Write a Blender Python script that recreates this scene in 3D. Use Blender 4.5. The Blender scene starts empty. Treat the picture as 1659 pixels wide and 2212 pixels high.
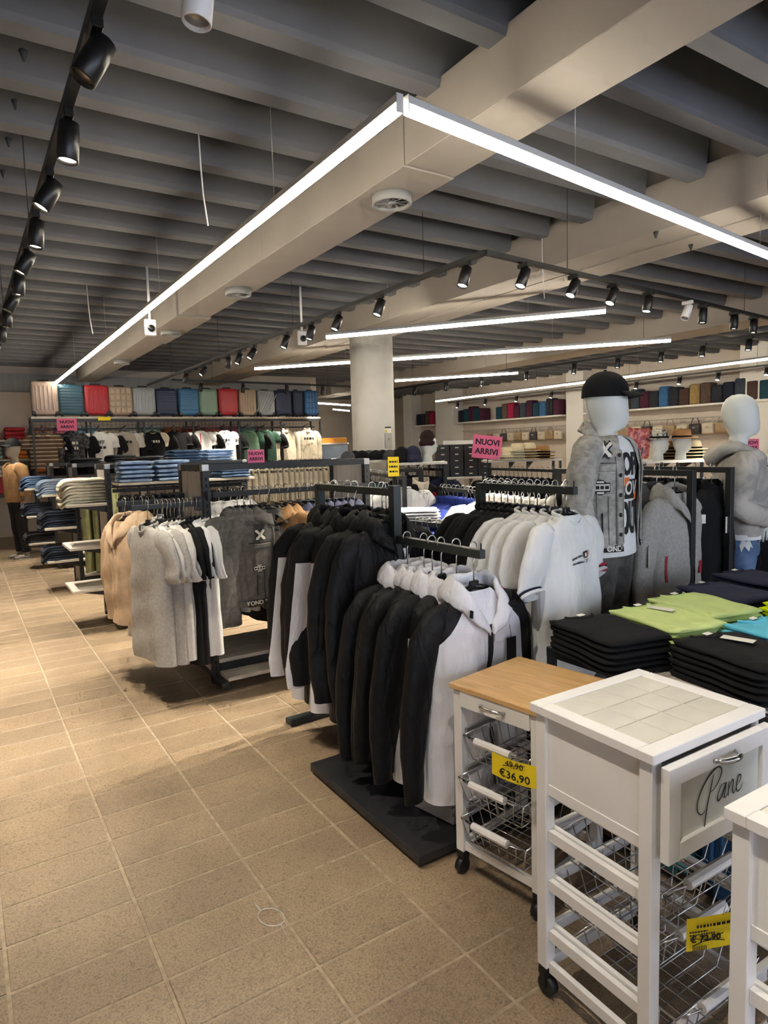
import bpy, bmesh, math, random
from mathutils import Vector, Matrix, noise
R = math.radians
S = bpy.context.scene
COL = S.collection
rnd = random.Random(7)

# ------------------------------------------------------------------ camera
F_PX, IMG_W, IMG_H = 1420.0, 1659.0, 2212.0
YAW, PITCH, ROLL, EYE = R(32.7), R(5.54), R(-1.68), 1.5
_fw = Vector((math.sin(YAW)*math.cos(PITCH), math.cos(YAW)*math.cos(PITCH), -math.sin(PITCH)))
_r0 = Vector((math.cos(YAW), -math.sin(YAW), 0)); _u0 = _r0.cross(_fw)
_rt = _r0*math.cos(ROLL) + _u0*math.sin(ROLL); _up = -_r0*math.sin(ROLL) + _u0*math.cos(ROLL)
cam_data = bpy.data.cameras.new('camera'); cam = bpy.data.objects.new('camera', cam_data); COL.objects.link(cam)
cam_data.sensor_fit = 'VERTICAL'; cam_data.sensor_height = 36.0; cam_data.sensor_width = 27.0
cam_data.lens = F_PX/IMG_H*36.0; cam_data.clip_start = .05
cam.matrix_world = Matrix(((_rt.x, _up.x, -_fw.x, 0), (_rt.y, _up.y, -_fw.y, 0), (_rt.z, _up.z, -_fw.z, EYE), (0, 0, 0, 1)))
S.camera = cam
def at(px, py, d):
    """a place in the shop seen at that pixel, d metres deep"""
    return Vector((0, 0, EYE)) + (_fw + _rt*((px-IMG_W/2)/F_PX) - _up*((py-IMG_H/2)/F_PX))*d

# ------------------------------------------------------------------ world, exposure
S.view_settings.view_transform = 'Standard'; S.view_settings.look = 'None'
S.view_settings.gamma = 1.0; S.view_settings.use_curve_mapping = False
S.view_settings.exposure = 1.0
S.cycles.max_bounces = 5; S.cycles.diffuse_bounces = 3; S.cycles.glossy_bounces = 2; S.cycles.transmission_bounces = 3; S.cycles.transparent_max_bounces = 6
S.cycles.caustics_reflective = False; S.cycles.caustics_refractive = False; S.cycles.adaptive_threshold = .15; S.cycles.adaptive_min_samples = 12
wd = bpy.data.worlds.new('shop_world'); S.world = wd; wd.use_nodes = True
wd.node_tree.nodes['Background'].inputs[0].default_value = (.75, .82, 1, 1)
wd.node_tree.nodes['Background'].inputs[1].default_value = 2.6
SPOT_W, LED_E = 110.0, 22.0          # watts of one track spotlight, emission of the light bars
WARM, COOL = (1.0, .90, .76), (1.0, .95, .86)

# daylight comes in through the glazed shop front behind the photographer (built with the walls); its portal guides the sampling
_pl = bpy.data.lights.new('shopfront_portal', 'AREA'); _pl.shape = 'RECTANGLE'; _pl.size = 9.0; _pl.size_y = 2.4; _pl.cycles.is_portal = True
_po = bpy.data.objects.new('shopfront_portal', _pl); COL.objects.link(_po); _po.location = (3.0, -3.55, 1.55); _po.rotation_euler = (R(90), 0, 0)

# ------------------------------------------------------------------ materials
def lin(h):
    if isinstance(h, str):
        h = h.lstrip('#'); c = [int(h[i:i+2], 16)/255 for i in (0, 2, 4)]
    else: c = list(h)
    return tuple((v/12.92 if v <= .04045 else ((v+.055)/1.055)**2.4) for v in c) + (1,)
MATS = {}
def mat(name, col='808080', rough=.6, metal=0., kind='plain', scale=20., var=.12, bump=.0, col2=None, emit=0., trans=0., alpha=1., coords='Object'):
    if name in MATS: return MATS[name]
    m = bpy.data.materials.new(name); m.use_nodes = True; MATS[name] = m
    nt = m.node_tree; N = nt.nodes; Lk = nt.links; b = N['Principled BSDF']
    b.inputs['Roughness'].default_value = rough; b.inputs['Metallic'].default_value = metal
    c = lin(col)
    b.inputs['Base Color'].default_value = c
    if emit:
        if emit > 60: m.cycles.emission_sampling = 'NONE'
        b.inputs['Emission Color'].default_value = c; b.inputs['Emission Strength'].default_value = emit
    if trans:
        b.inputs['Transmission Weight'].default_value = trans; b.inputs['IOR'].default_value = 1.35
    if alpha < 1: b.inputs['Alpha'].default_value = alpha
    if kind == 'plain' and not bump: return m
    tc = N.new('ShaderNodeTexCoord'); src = tc.outputs[coords]
    def ramp(fac, a, bb, p0=.35, p1=.65):
        r = N.new('ShaderNodeValToRGB'); r.color_ramp.elements[0].color = a; r.color_ramp.elements[1].color = bb
        r.color_ramp.elements[0].position = p0; r.color_ramp.elements[1].position = p1
        Lk.new(fac, r.inputs['Fac']); return r.outputs['Color']
    def nz(sc, det=4., dist=0., vec=None, rgh=.55):
        n = N.new('ShaderNodeTexNoise'); n.inputs['Scale'].default_value = sc; n.inputs['Detail'].default_value = det
        n.inputs['Distortion'].default_value = dist; n.inputs['Roughness'].default_value = rgh
        Lk.new(vec or src, n.inputs['Vector']); return n.outputs['Fac']
    def mapping(s):
        mp = N.new('ShaderNodeMapping'); mp.inputs['Scale'].default_value = s; Lk.new(src, mp.inputs['Vector']); return mp.outputs['Vector']
    dk = tuple(v*(1-var) for v in c[:3])+(1,); lt = tuple(min(1, v*(1+var)) for v in c[:3])+(1,)
    c2 = lin(col2) if col2 else None
    h = None
    if kind == 'fabric':
        Lk.new(ramp(nz(scale, 2.), dk, lt), b.inputs['Base Color'])
        w = nz(11., 2., .8, mapping((1.3, 1.3, .45))); f = nz(260., 0.)
        ad = N.new('ShaderNodeMath'); ad.operation = 'MULTIPLY_ADD'; ad.inputs[1].default_value = .035
        Lk.new(f, ad.inputs[0]); Lk.new(w, ad.inputs[2]); h = ad.outputs[0]
        b.inputs['Specular IOR Level'].default_value = .25
    elif kind == 'denim':
        a = ramp(nz(scale, 3., .4), c2 or dk, lt, .36, .66); Lk.new(a, b.inputs['Base Color'])
        w = nz(16., 2., 1.0, mapping((1, 1, .6))); f = nz(420., 0.)
        ad = N.new('ShaderNodeMath'); ad.operation = 'MULTIPLY_ADD'; ad.inputs[1].default_value = .25
        Lk.new(f, ad.inputs[0]); Lk.new(w, ad.inputs[2]); h = ad.outputs[0]
    elif kind == 'wood':
        v = mapping((scale*.12, scale, scale)); Lk.new(ramp(nz(1.0, 6., 1.2, v), c2 or dk, lt, .3, .7), b.inputs['Base Color']); h = nz(1.0, 5., 1., v)
    elif kind == 'woodx':
        v = mapping((scale, scale*.1, scale)); Lk.new(ramp(nz(1.0, 6., 1.2, v), c2 or dk, lt, .3, .7), b.inputs['Base Color']); h = nz(1.0, 5., 1., v)
    elif kind == 'woodz':
        v = mapping((scale, scale, scale*.08)); Lk.new(ramp(nz(1.0, 6., .8, v), c2 or dk, lt, .3, .7), b.inputs['Base Color']); h = nz(1.0, 5., .8, v)
    elif kind == 'wall':
        Lk.new(ramp(nz(scale, 6.), dk, lt), b.inputs['Base Color']); h = nz(scale*8, 4.)
    elif kind == 'plaid':
        wv = N.new('ShaderNodeTexWave'); wv.wave_type = 'BANDS'; wv.bands_direction = 'Z'; wv.inputs['Scale'].default_value = scale; Lk.new(src, wv.inputs['Vector'])
        Lk.new(ramp(wv.outputs['Fac'], c, c2, .78, .86), b.inputs['Base Color']); h = nz(30, 3.)
    elif kind == 'blotch':
        Lk.new(ramp(nz(scale, 5., .6), c, c2, .45, .6), b.inputs['Base Color']); h = nz(11., 3., .8, mapping((1.3, 1.3, .45)))
    if bump and h is not None:
        bp = N.new('ShaderNodeBump'); bp.inputs['Strength'].default_value = bump; bp.inputs['Distance'].default_value = .02
        Lk.new(h, bp.inputs['Height']); Lk.new(bp.outputs['Normal'], b.inputs['Normal'])
    return m
def fab(name, col, var=.14, scale=14., bump=.35, rough=.85): return mat(name, col, rough, kind='fabric', var=var, scale=scale, bump=bump)
def den(name, col, col2, scale=9., bump=.3): return mat(name, col, .85, kind='denim', var=.25, scale=scale, bump=bump, col2=col2)

BLACK = mat('black_metal', '1c1e1f', .45); RACK = mat('anthracite_metal', '2a3130', .42, .2); DGREY = mat('slotted_steel', '26282a', .45, .3)
CHROME = mat('chrome', 'd8d8d8', .15, 1.); STEEL = mat('brushed_steel', 'a5a39e', .35, .8); WIRE = mat('hook_wire', 'c9c7bf', .22, .9)
PLASTIC = mat('black_plastic', '151515', .35); WHITEP = mat('white_lacquer', 'e9e7e4', .45, kind='wall', scale=6, var=.03, bump=.02)
WHITE = mat('white_paint', 'e6e3dd', .6); GREYWOOD = mat('grey_oak_panel', 'b3ada6', .6, kind='woodz', scale=26, var=.12, col2='98928b', bump=.08)
SHELFW = mat('pale_shelf_board', 'cfc7bb', .55, kind='wood', scale=24, var=.1, col2='a79f93', bump=.05)
PINK = mat('pink_card', 'e86f96', .7); INK = mat('dark_print', '2c1326', .7); YELLOW = mat('yellow_card', 'f2d51c', .6); BINK = mat('black_print', '111111', .7)
SKIN = mat('mannequin_shell', 'd8dcd6', .42); CARD = mat('white_tag_card', 'e8e4d8', .6); REDP = mat('red_print', 'a51e28', .7); ORANGE = mat('orange_label', 'e8742a', .7)

# ------------------------------------------------------------------ mesh helpers
_bevcache = {}
def bevel_box(sx, sy, sz, bv, seg):
    k = (round(sx, 4), round(sy, 4), round(sz, 4), bv, seg)
    if k not in _bevcache:
        bm = bmesh.new(); bmesh.ops.create_cube(bm, size=1)
        bmesh.ops.scale(bm, vec=(sx, sy, sz), verts=bm.verts)
        bmesh.ops.bevel(bm, geom=bm.edges[:]+bm.verts[:], offset=bv, segments=seg, profile=.5, affect='EDGES')
        bm.verts.index_update()
        _bevcache[k] = ([v.co.copy() for v in bm.verts], [[v.index for v in f.verts] for f in bm.faces]); bm.free()
    return _bevcache[k]
class MB:
    def __init__(s): s.v = []; s.f = []; s.m = []; s.sm = []
    def add(s, vs, fs, m=0, smooth=False, M=None):
        o = len(s.v)
        s.v += [tuple(M @ Vector(v)) if M is not None else tuple(v) for v in vs]
        s.f += [tuple(i+o for i in f) for f in fs]; s.m += [m]*len(fs); s.sm += [smooth]*len(fs)
        return s
    def box(s, c, d, rz=0., m=0, bv=0., seg=1, rx=0., ry=0.):
        M = Matrix.Translation(c) @ Matrix.Rotation(rz, 4, 'Z') @ Matrix.Rotation(ry, 4, 'Y') @ Matrix.Rotation(rx, 4, 'X')
        if bv > 0:
            v, f = bevel_box(d[0], d[1], d[2], bv, seg); return s.add(v, f, m, seg > 1, M)
        x, y, z = d[0]/2, d[1]/2, d[2]/2
        v = [(-x, -y, -z), (x, -y, -z), (x, y, -z), (-x, y, -z), (-x, -y, z), (x, -y, z), (x, y, z), (-x, y, z)]
        return s.add(v, [(3, 2, 1, 0), (4, 5, 6, 7), (0, 1, 5, 4), (1, 2, 6, 5), (2, 3, 7, 6), (3, 0, 4, 7)], m, False, M)
    def bb(s, a, b, m=0, bv=0.):
        return s.box(((a[0]+b[0])/2, (a[1]+b[1])/2, (a[2]+b[2])/2), (abs(b[0]-a[0]), abs(b[1]-a[1]), abs(b[2]-a[2])), 0, m, bv)
    def rings(s, rs, m=0, smooth=True, cap0=True, cap1=True, closed=True, mf=None):
        n = len(rs[0]); o = len(s.v)
        for r in rs: s.v += [tuple(p) for p in r]
        nn = n if closed else n-1
        for i in range(len(rs)-1):
            for j in range(nn):
                k = (j+1) % n
                s.f.append((o+i*n+j, o+i*n+k, o+(i+1)*n+k, o+(i+1)*n+j)); s.m.append(mf(i, j) if mf else m); s.sm.append(smooth)
        if closed and cap0: s.f.append(tuple(o+j for j in reversed(range(n)))); s.m.append(m); s.sm.append(False)
        if closed and cap1: s.f.append(tuple(o+(len(rs)-1)*n+j for j in range(n))); s.m.append(m); s.sm.append(False)
        return s
    def tube(s, pts, r, n=8, m=0, cap=True, flat=None, upv=None, smooth=True):
        """r: number or list; flat: second radius factor (list ok)"""
        P = [Vector(p) for p in pts]; rs = []
        k = len(P); rr = r if isinstance(r, (list, tuple)) else [r]*k
        ff = flat if isinstance(flat, (list, tuple)) else [flat if flat else 1.]*k
        ref = Vector(upv) if upv else None
        for i in range(k):
            t = (P[min(i+1, k-1)]-P[max(i-1, 0)]); t = t.normalized() if t.length > 1e-9 else Vector((0, 0, 1))
            if ref is None: ref = Vector((0, 1, 0)) if abs(t.y) < .9 else Vector((1, 0, 0))
            a = ref - t*ref.dot(t)
            if a.length < 1e-6: a = Vector((1, 0, 0)) - t*t.x
            a.normalize(); bvec = t.cross(a)
            if upv is None: ref = a
            rs.append([P[i] + a*(rr[i]*ff[i]*math.cos(2*math.pi*j/n)) + bvec*(rr[i]*math.sin(2*math.pi*j/n)) for j in range(n)])
        return s.rings(rs, m, smooth, bool(cap), cap is True)
    def lathe(s, prof, n=16, c=(0, 0, 0), m=0, M=None, smooth=True, sx=1., sy=1.):
        rs = [[Vector((p[0]*sx*math.cos(2*math.pi*j/n), p[0]*sy*math.sin(2*math.pi*j/n), p[1])) for j in range(n)] for p in prof]
        T = Matrix.Translation(c) @ (M.to_4x4() if M is not None else Matrix.Identity(4))
        return s.rings([[T @ v for v in r] for r in rs], m, smooth)
    def grid(s, fn, nu, nv, m=0, smooth=True):
        o = len(s.v)
        for i in range(nv+1):
            for j in range(nu+1): s.v.append(tuple(fn(j/nu, i/nv)))
        for i in range(nv):
            for j in range(nu):
                a = o+i*(nu+1)+j; s.f.append((a, a+1, a+nu+2, a+nu+1)); s.m.append(m); s.sm.append(smooth)
        return s
    def mesh(s, name, mats):
        me = bpy.data.meshes.new(name); me.from_pydata(s.v, [], s.f)
        for mm in (mats if isinstance(mats, (list, tuple)) else [mats]): me.materials.append(mm)
        me.polygons.foreach_set('material_index', s.m); me.polygons.foreach_set('use_smooth', s.sm); me.update()
        return me
    def build(s, name, mats, parent=None, loc=None, rz=None):
        return link(name, s.mesh(name, mats), parent, loc, rz)
def link(name, data, parent=None, loc=None, rz=None):
    o = bpy.data.objects.new(name, data); COL.objects.link(o)
    if parent is not None: o.parent = parent
    if loc is not None: o.location = loc
    if rz is not None: o.rotation_euler = (0, 0, rz)
    return o
def tag(o, label=None, cat=None, group=None, kind=None):
    if label: o['label'] = label
    if cat: o['category'] = cat
    if group: o['group'] = group
    if kind: o['kind'] = kind
    return o
def thing(name, label, cat, loc=(0, 0, 0), rz=0., group=None):
    return tag(link(name, None, None, loc, rz), label, cat, group)
KIDS = {}
def kids(o):
    return [c for c in bpy.data.objects if c.parent == o]
def tree(o):
    ch = [c for c in o.children]
    return (o, [tree(c) for c in ch])
def dup_tree(t, parent=None):
    c = t[0].copy(); COL.objects.link(c)
    if parent is not None: c.parent = parent
    for k in t[1]: dup_tree(k, c)
    return c
def dup(t, loc, rz, label=None, group=None, scale=None, rx=0.):
    c = dup_tree(t); c.location = loc; c.rotation_euler = (rx, 0, rz)
    if scale: c.scale = scale if isinstance(scale, (tuple, list)) else (scale,)*3
    if label: c['label'] = label
    if group: c['group'] = group
    return c
class Proto:
    """first use places the thing itself, later uses copy it with its parts"""
    def __init__(s, root): s.t = tree(root); s.used = False; s.root = root
    def put(s, loc, rz=0., label=None, group=None, scale=None, rx=0.):
        if not s.used:
            s.used = True; o = s.root; o.location = loc; o.rotation_euler = (rx, 0, rz)
            if scale: o.scale = scale if isinstance(scale, (tuple, list)) else (scale,)*3
            if label: o['label'] = label
            if group: o['group'] = group
            return o
        return dup(s.t, loc, rz, label, group, scale, rx)
_txt = {}
def text_geo(s, size=1., align='CENTER', bold=.0):
    k = (s, size, align, bold)
    if k not in _txt:
        cu = bpy.data.curves.new('t', 'FONT'); cu.body = s; cu.size = size; cu.align_x = align; cu.align_y = 'CENTER'; cu.resolution_u = 3; cu.offset = bold
        ob = bpy.data.objects.new('t', cu); COL.objects.link(ob)
        dg = bpy.context.evaluated_depsgraph_get(); me = bpy.data.meshes.new_from_object(ob.evaluated_get(dg))
        _txt[k] = ([v.co.copy() for v in me.vertices], [tuple(p.vertices) for p in me.polygons])
        bpy.data.objects.remove(ob); bpy.data.curves.remove(cu); bpy.data.meshes.remove(me)
    return _txt[k]
def put_text(mb, s, size, fn, m=0, bold=.0, align='CENTER'):
    """lay lettering on a surface: fn(x, z) -> point"""
    v, f = text_geo(s, size, align, bold)
    mb.add([fn(p.x, p.y) for p in v], f, m, False)
    return mb
def bars(mb, fn, x0, x1, z, h, m=0, seed=1):
    """a line of print too small to read: short dashes on the surface"""
    r = random.Random(seed); x = x0
    while x < x1-h*.5:
        w = min(h*r.uniform(.5, 1.3), x1-x); mb.add([fn(x, z-h/2), fn(x+w, z-h/2), fn(x+w, z+h/2), fn(x, z+h/2)], [(0, 1, 2, 3)], m); x += w+h*.35
    return mb
ORDW = ('first', 'second', 'third', 'fourth', 'fifth', 'sixth', 'seventh', 'eighth', 'ninth', 'tenth', 'eleventh', 'twelfth', 'thirteenth', 'fourteenth', 'fifteenth', 'sixteenth', 'seventeenth', 'eighteenth', 'nineteenth', 'twentieth', 'twenty-first', 'twenty-second', 'twenty-third', 'twenty-fourth', 'twenty-fifth', 'twenty-sixth', 'twenty-seventh', 'twenty-eighth')
def lerp(a, b, t): return a+(b-a)*t
def smooth01(t): t = max(0., min(1., t)); return t*t*(3-2*t)

# ================================================================== the setting
GROUT = mat('floor_joint_mortar', '988871', .8, kind='wall', scale=30, var=.2, bump=.1)
def floor_mat(name, c1, c2):
    m = bpy.data.materials.new(name); m.use_nodes = True; nt = m.node_tree; N = nt.nodes; L = nt.links; b = N['Principled BSDF']
    g = N.new('ShaderNodeNewGeometry'); src = g.outputs['Position']
    oi = N.new('ShaderNodeObjectInfo')
    def nz(sc, det=4., rg=.6):
        n = N.new('ShaderNodeTexNoise'); n.inputs['Scale'].default_value = sc; n.inputs['Detail'].default_value = det; n.inputs['Roughness'].default_value = rg; L.new(src, n.inputs['Vector']); return n.outputs['Fac']
    def ramp(f, els):
        r = N.new('ShaderNodeValToRGB'); e = r.color_ramp.elements
        e[0].position, e[0].color = els[0]; e[1].position, e[1].color = els[-1]
        for p, c in els[1:-1]:
            q = e.new(p); q.color = c
        L.new(f, r.inputs['Fac']); return r.outputs['Color']
    def mix(a, bb, fac, mode='MULTIPLY'):
        x = N.new('ShaderNodeMix'); x.data_type = 'RGBA'; x.blend_type = mode
        if isinstance(fac, float): x.inputs[0].default_value = fac
        else: L.new(fac, x.inputs[0])
        L.new(a, x.inputs[6]); L.new(bb, x.inputs[7]); return x.outputs[2]
    base = ramp(nz(2.6, 5.), [(.3, lin(c1)), (.7, lin(c2))])
    grain = ramp(nz(150., 3., .7), [(.34, (.45, .43, .40, 1)), (.5, (1, 1, 1, 1)), (.68, (1.32, 1.28, 1.2, 1))])
    vor = N.new('ShaderNodeTexVoronoi'); vor.inputs['Scale'].default_value = 95.; L.new(src, vor.inputs['Vector'])
    chips = ramp(vor.outputs['Color'], [(.0, (.55, .5, .45, 1)), (.16, (.8, .78, .74, 1)), (.3, (1, 1, 1, 1)), (.9, (1, 1, 1, 1)), (.96, (1.25, 1.2, 1.1, 1))])
    v2 = N.new('ShaderNodeTexVoronoi'); v2.inputs['Scale'].default_value = 34.; L.new(src, v2.inputs['Vector'])
    spots = ramp(v2.outputs['Distance'], [(.03, (.3, .26, .22, 1)), (.07, (1, 1, 1, 1)), (1., (1, 1, 1, 1))])
    per = ramp(oi.outputs['Random'], [(0., (.90, .90, .90, 1)), (1., (1.06, 1.05, 1.03, 1))])
    c = mix(mix(mix(mix(base, grain, .8), chips, .7), spots, .55), per, 1.)
    L.new(c, b.inputs['Base Color'])
    rr = N.new('ShaderNodeMapRange'); rr.inputs[3].default_value = .34; rr.inputs[4].default_value = .6; L.new(nz(7., 4.), rr.inputs[0]); L.new(rr.outputs[0], b.inputs['Roughness'])
    bp = N.new('ShaderNodeBump'); bp.inputs['Strength'].default_value = .25; bp.inputs['Distance'].default_value = .004
    L.new(nz(120., 4.), bp.inputs['Height']); L.new(bp.outputs['Normal'], b.inputs['Normal'])
    return m
TILE = floor_mat('aggregate_concrete_tile', '82705a', '978369')
floor = tag(MB().bb((-3, -3.6, -.12), (14, 21, -.0012)).build('floor', GROUT), kind='structure', label='worn beige aggregate tiled shop floor with pale joints')
TX, TY, TX0, TY0 = .3835, .2065, .003, 1.83
tm = MB().box((0, 0, -.004), (TX-.009, TY-.008, .010), bv=.003).mesh('tile', TILE)
def in_view(x, y):
    d = Vector((x, y, -EYE)); z = d.dot(_fw)
    if z < .3: return 0
    u = IMG_W/2+F_PX*d.dot(_rt)/z; v = IMG_H/2-F_PX*d.dot(_up)/z
    return z if -60 < u < IMG_W+40 and -60 < v < IMG_H+160 else 0
cells = []
for i in range(-8, 36):
    for j in range(-26, 92):
        x, y = TX0+(i+.5)*TX, TY0+(j+.5)*TY
        cells.append((in_view(x, y) or 99+abs(x)+abs(y), x, y, i, j))
cells.sort()
stuff = MB(); nt_ = 0
for d, x, y, i, j in cells:
    h = (i*73856093 ^ j*19349663) & 1023
    dz = (h/1023-.5)*.0016
    aisle = x < 1.5 or y < 2.2
    if d < 99 and nt_ < 300 and aisle:
        o = link('tile', tm, floor, (x, y, dz)); o.rotation_euler = (((h & 7)-3.5)*.0006, ((h >> 3 & 7)-3.5)*.0006, 0); nt_ += 1
    else: stuff.box((x, y, -.004+dz), (TX-.009, TY-.008, .010))
so = stuff.build('tile_field', TILE, floor); so['kind'] = 'stuff'

PLASTER = mat('warm_white_plaster', 'cfc4b8', .85, kind='wall', scale=2.2, var=.05, bump=.03)
CEIL = mat('grey_painted_concrete', '646568', .85, kind='wall', scale=1.6, var=.08, bump=.06)
BEAMM = mat('beam_painted_plaster', '9a928a', .8, kind='wall', scale=2., var=.05, bump=.03)
CLAD = mat('grey_cladding', '8a8d90', .6, kind='woodz', scale=9, var=.12)
ceiling = tag(MB().bb((-3, -3.6, 3.58), (14, 21, 3.7)).build('ceiling', CEIL), kind='structure', label='dark grey ribbed concrete ceiling')
def rib_mesh(x0, x1, n=1):
    mb = MB(); prof = [(-.055, 0), (.055, 0), (.068, .03), (.10, .34), (-.10, .34), (-.068, .03)]
    ch = .10
    mb.rings([[(x, p[0], p[1]) for p in prof] for x in (x0, x1)], smooth=False)
    return mb.mesh('rib', CEIL)
SEG = [rib_mesh(-3, 4.36), rib_mesh(5.03, 8.66), rib_mesh(9.3, 14)]
for k in range(-12, 41):
    y = 2.275+.465*k
    if y < -3.5 or y > 20.9: continue
    for s_ in SEG:
        if y > 14.6 and s_ is SEG[0]: continue
        link('rib', s_, ceiling, (0, y, 3.25))
# beam_1: boxed duct; beam_2 and beam_3: concrete beams
bm1 = MB()
for y0, y1, dx, z in ((-3.6, 3.0, .0, 3.0), (3.0, 4.95, .004, 2.995), (4.95, 7.3, .0, 3.0), (7.3, 9.2, .02, 2.985), (9.2, 14.6, .0, 3.0)):
    bm1.bb((2.12-dx, y0+.003, z), (2.46+dx, y1-.003, 3.30), bv=.004)
bm1.build('beam', BEAMM, ceiling)
b2 = MB(); b2.bb((4.36, -3.6, 3.0), (4.69, 21, 3.33)); b2.bb((4.70, -3.6, 2.995), (5.03, 21, 3.33)); b2.bb((4.44, -3.6, 3.3), (4.95, 21, 3.6)); b2.build('beam', BEAMM, ceiling)
b3 = MB(); b3.bb((8.66, -3.6, 3.0), (9.3, 21, 3.6)); b3.build('beam', BEAMM, ceiling)
def struct(name, mb, m, label): return tag(mb.build(name, m), label=label, kind='structure')
struct('wall_left', MB().bb((-3.2, -3.6, 0), (-3, 14.8, 3.6)), PLASTER, 'plain plaster side wall left of the aisle')
struct('wall_back', MB().bb((-3, 14.6, 0), (7.3, 14.8, 3.6)), PLASTER, 'plain beige end wall behind the luggage shelf')
struct('wall_back_side', MB().bb((7.3, 14.6, 0), (7.5, 21, 3.6)), PLASTER, 'short return of the end wall')
struct('wall_far', MB().bb((7.3, 20.8, 0), (14.2, 21, 3.6)), PLASTER, 'far end wall behind the white column')
struct('wall_right', MB().bb((13.3, -3.6, 0), (13.5, 21, 3.6)), PLASTER, 'warm white wall behind the upper shelves on the right')
for n_, (y0, y1, x0) in enumerate(((11.05, 11.6, 13.0), (16.0, 16.9, 12.9), (6.5, 7.2, 13.0), (18.2, 18.7, 12.9))):
    struct('pilaster', MB().bb((x0, y0, 0), (13.35, y1, 3.6), bv=.01), WHITE, 'white wall pier, number %s from the right' % ('second', 'third', 'first', 'fourth')[n_])
struct('trim_1', MB().bb((-3, 14.50, 2.78), (7.3, 14.6, 3.12)), CLAD, 'grey sheet-metal band high on the end wall')
# glazed shop front behind the photographer
fr = MB()
fr.bb((-3, -3.7, 0), (14, -3.55, .35)); fr.bb((-3, -3.7, 2.75), (14, -3.55, 3.6)); fr.bb((-3, -3.7, .35), (-1.5, -3.55, 2.75)); fr.bb((7.5, -3.7, .35), (14, -3.55, 2.75))
struct('wall_front', fr, PLASTER, 'street front wall around the shop windows')
wf = MB()
for x in (-1.5, .3, 2.1, 3.9, 5.7, 7.5): wf.bb((x-.03, -3.68, .35), (x+.03, -3.6, 2.75))
win = tag(wf.build('window_1', BLACK), label='dark metal mullions of the shop window', kind='structure')
GLASS = mat('window_glass', 'e8f0f0', .05, alpha=.12)
for i, x in enumerate((-1.5, .3, 2.1, 3.9, 5.7)): MB().bb((x+.03, -3.645, .35), (x+1.77, -3.639, 2.75)).build('pane', GLASS, win)

# round column under the second beam
colm = MB(); colm.lathe([(.285, 0), (.285, 3.0)], 40)
colo = struct('column', colm, mat('column_plaster', 'd4d0c8', .8, kind='wall', scale=3, var=.05, bump=.03), 'round white plaster column'); colo.location = (4.70, 7.52, 0)

# ================================================================== lights of the shop
DIFF = mat('led_diffuser', 'fff4de', .4, emit=LED_E); LENS = mat('spot_lens', 'fff2dc', .3, emit=70.)
HOUS = mat('led_housing', 'c9c9c6', .5)
def light_bar(p0, p1, label, z=2.75, joint=None):
    p0 = Vector((p0[0], p0[1], z)); p1 = Vector((p1[0], p1[1], z)); d = p1-p0; L = d.length; rz = math.atan2(d.y, d.x)
    t = thing('linear_light', label, 'light', p0, rz, 'suspended light bars')
    MB().bb((0, -.014, .016), (L, .014, .050), bv=.004).build('housing', HOUS, t)
    MB().bb((.004, -.013, -.016), (L-.004, .013, .018)).build('diffuser', DIFF, t)
    for s in (0, L): MB().box((s, 0, .017), (.004, .030, .066)).build('end_cap', HOUS, t)
    n = max(2, round(L/2.4))
    for k in range(n):
        x = L*(k+.5)/n; MB().tube([(x, 0, .06), (x, 0, .835)], .0022, 5).build('suspension_wire', STEEL, t)
    if joint: MB().bb((L*joint-.006, -.018, -.028), (L*joint+.006, .018, .052)).build('joint', HOUS, t)
    return t
light_bar((1.47, 2.10), (1.475, 13.6), 'long suspended light bar running above the jeans aisle')
light_bar((1.50, 2.10), (5.75, 2.60), 'suspended light bar crossing under both beams near the camera')
light_bar((3.56, 6.63), (5.36, 4.28), 'short suspended light bar just in front of the white column')
light_bar((3.87, 9.53), (7.70, 5.15), 'slanting two-piece light bar crossing the white column', joint=.57)
light_bar((11.25, 14.7), (11.05, 4.2), 'light bar parallel to the wall with the upper shelves')
light_bar((7.0, 10.39), (8.42, 8.60), 'thin distant light bar right of the white column')
light_bar((8.2, 15.9), (9.55, 16.5), 'distant light bar left of the column, upper one', z=2.75)
light_bar((9.9, 18.2), (10.9, 18.9), 'distant light bar left of the column, lower one', z=2.75)

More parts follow.
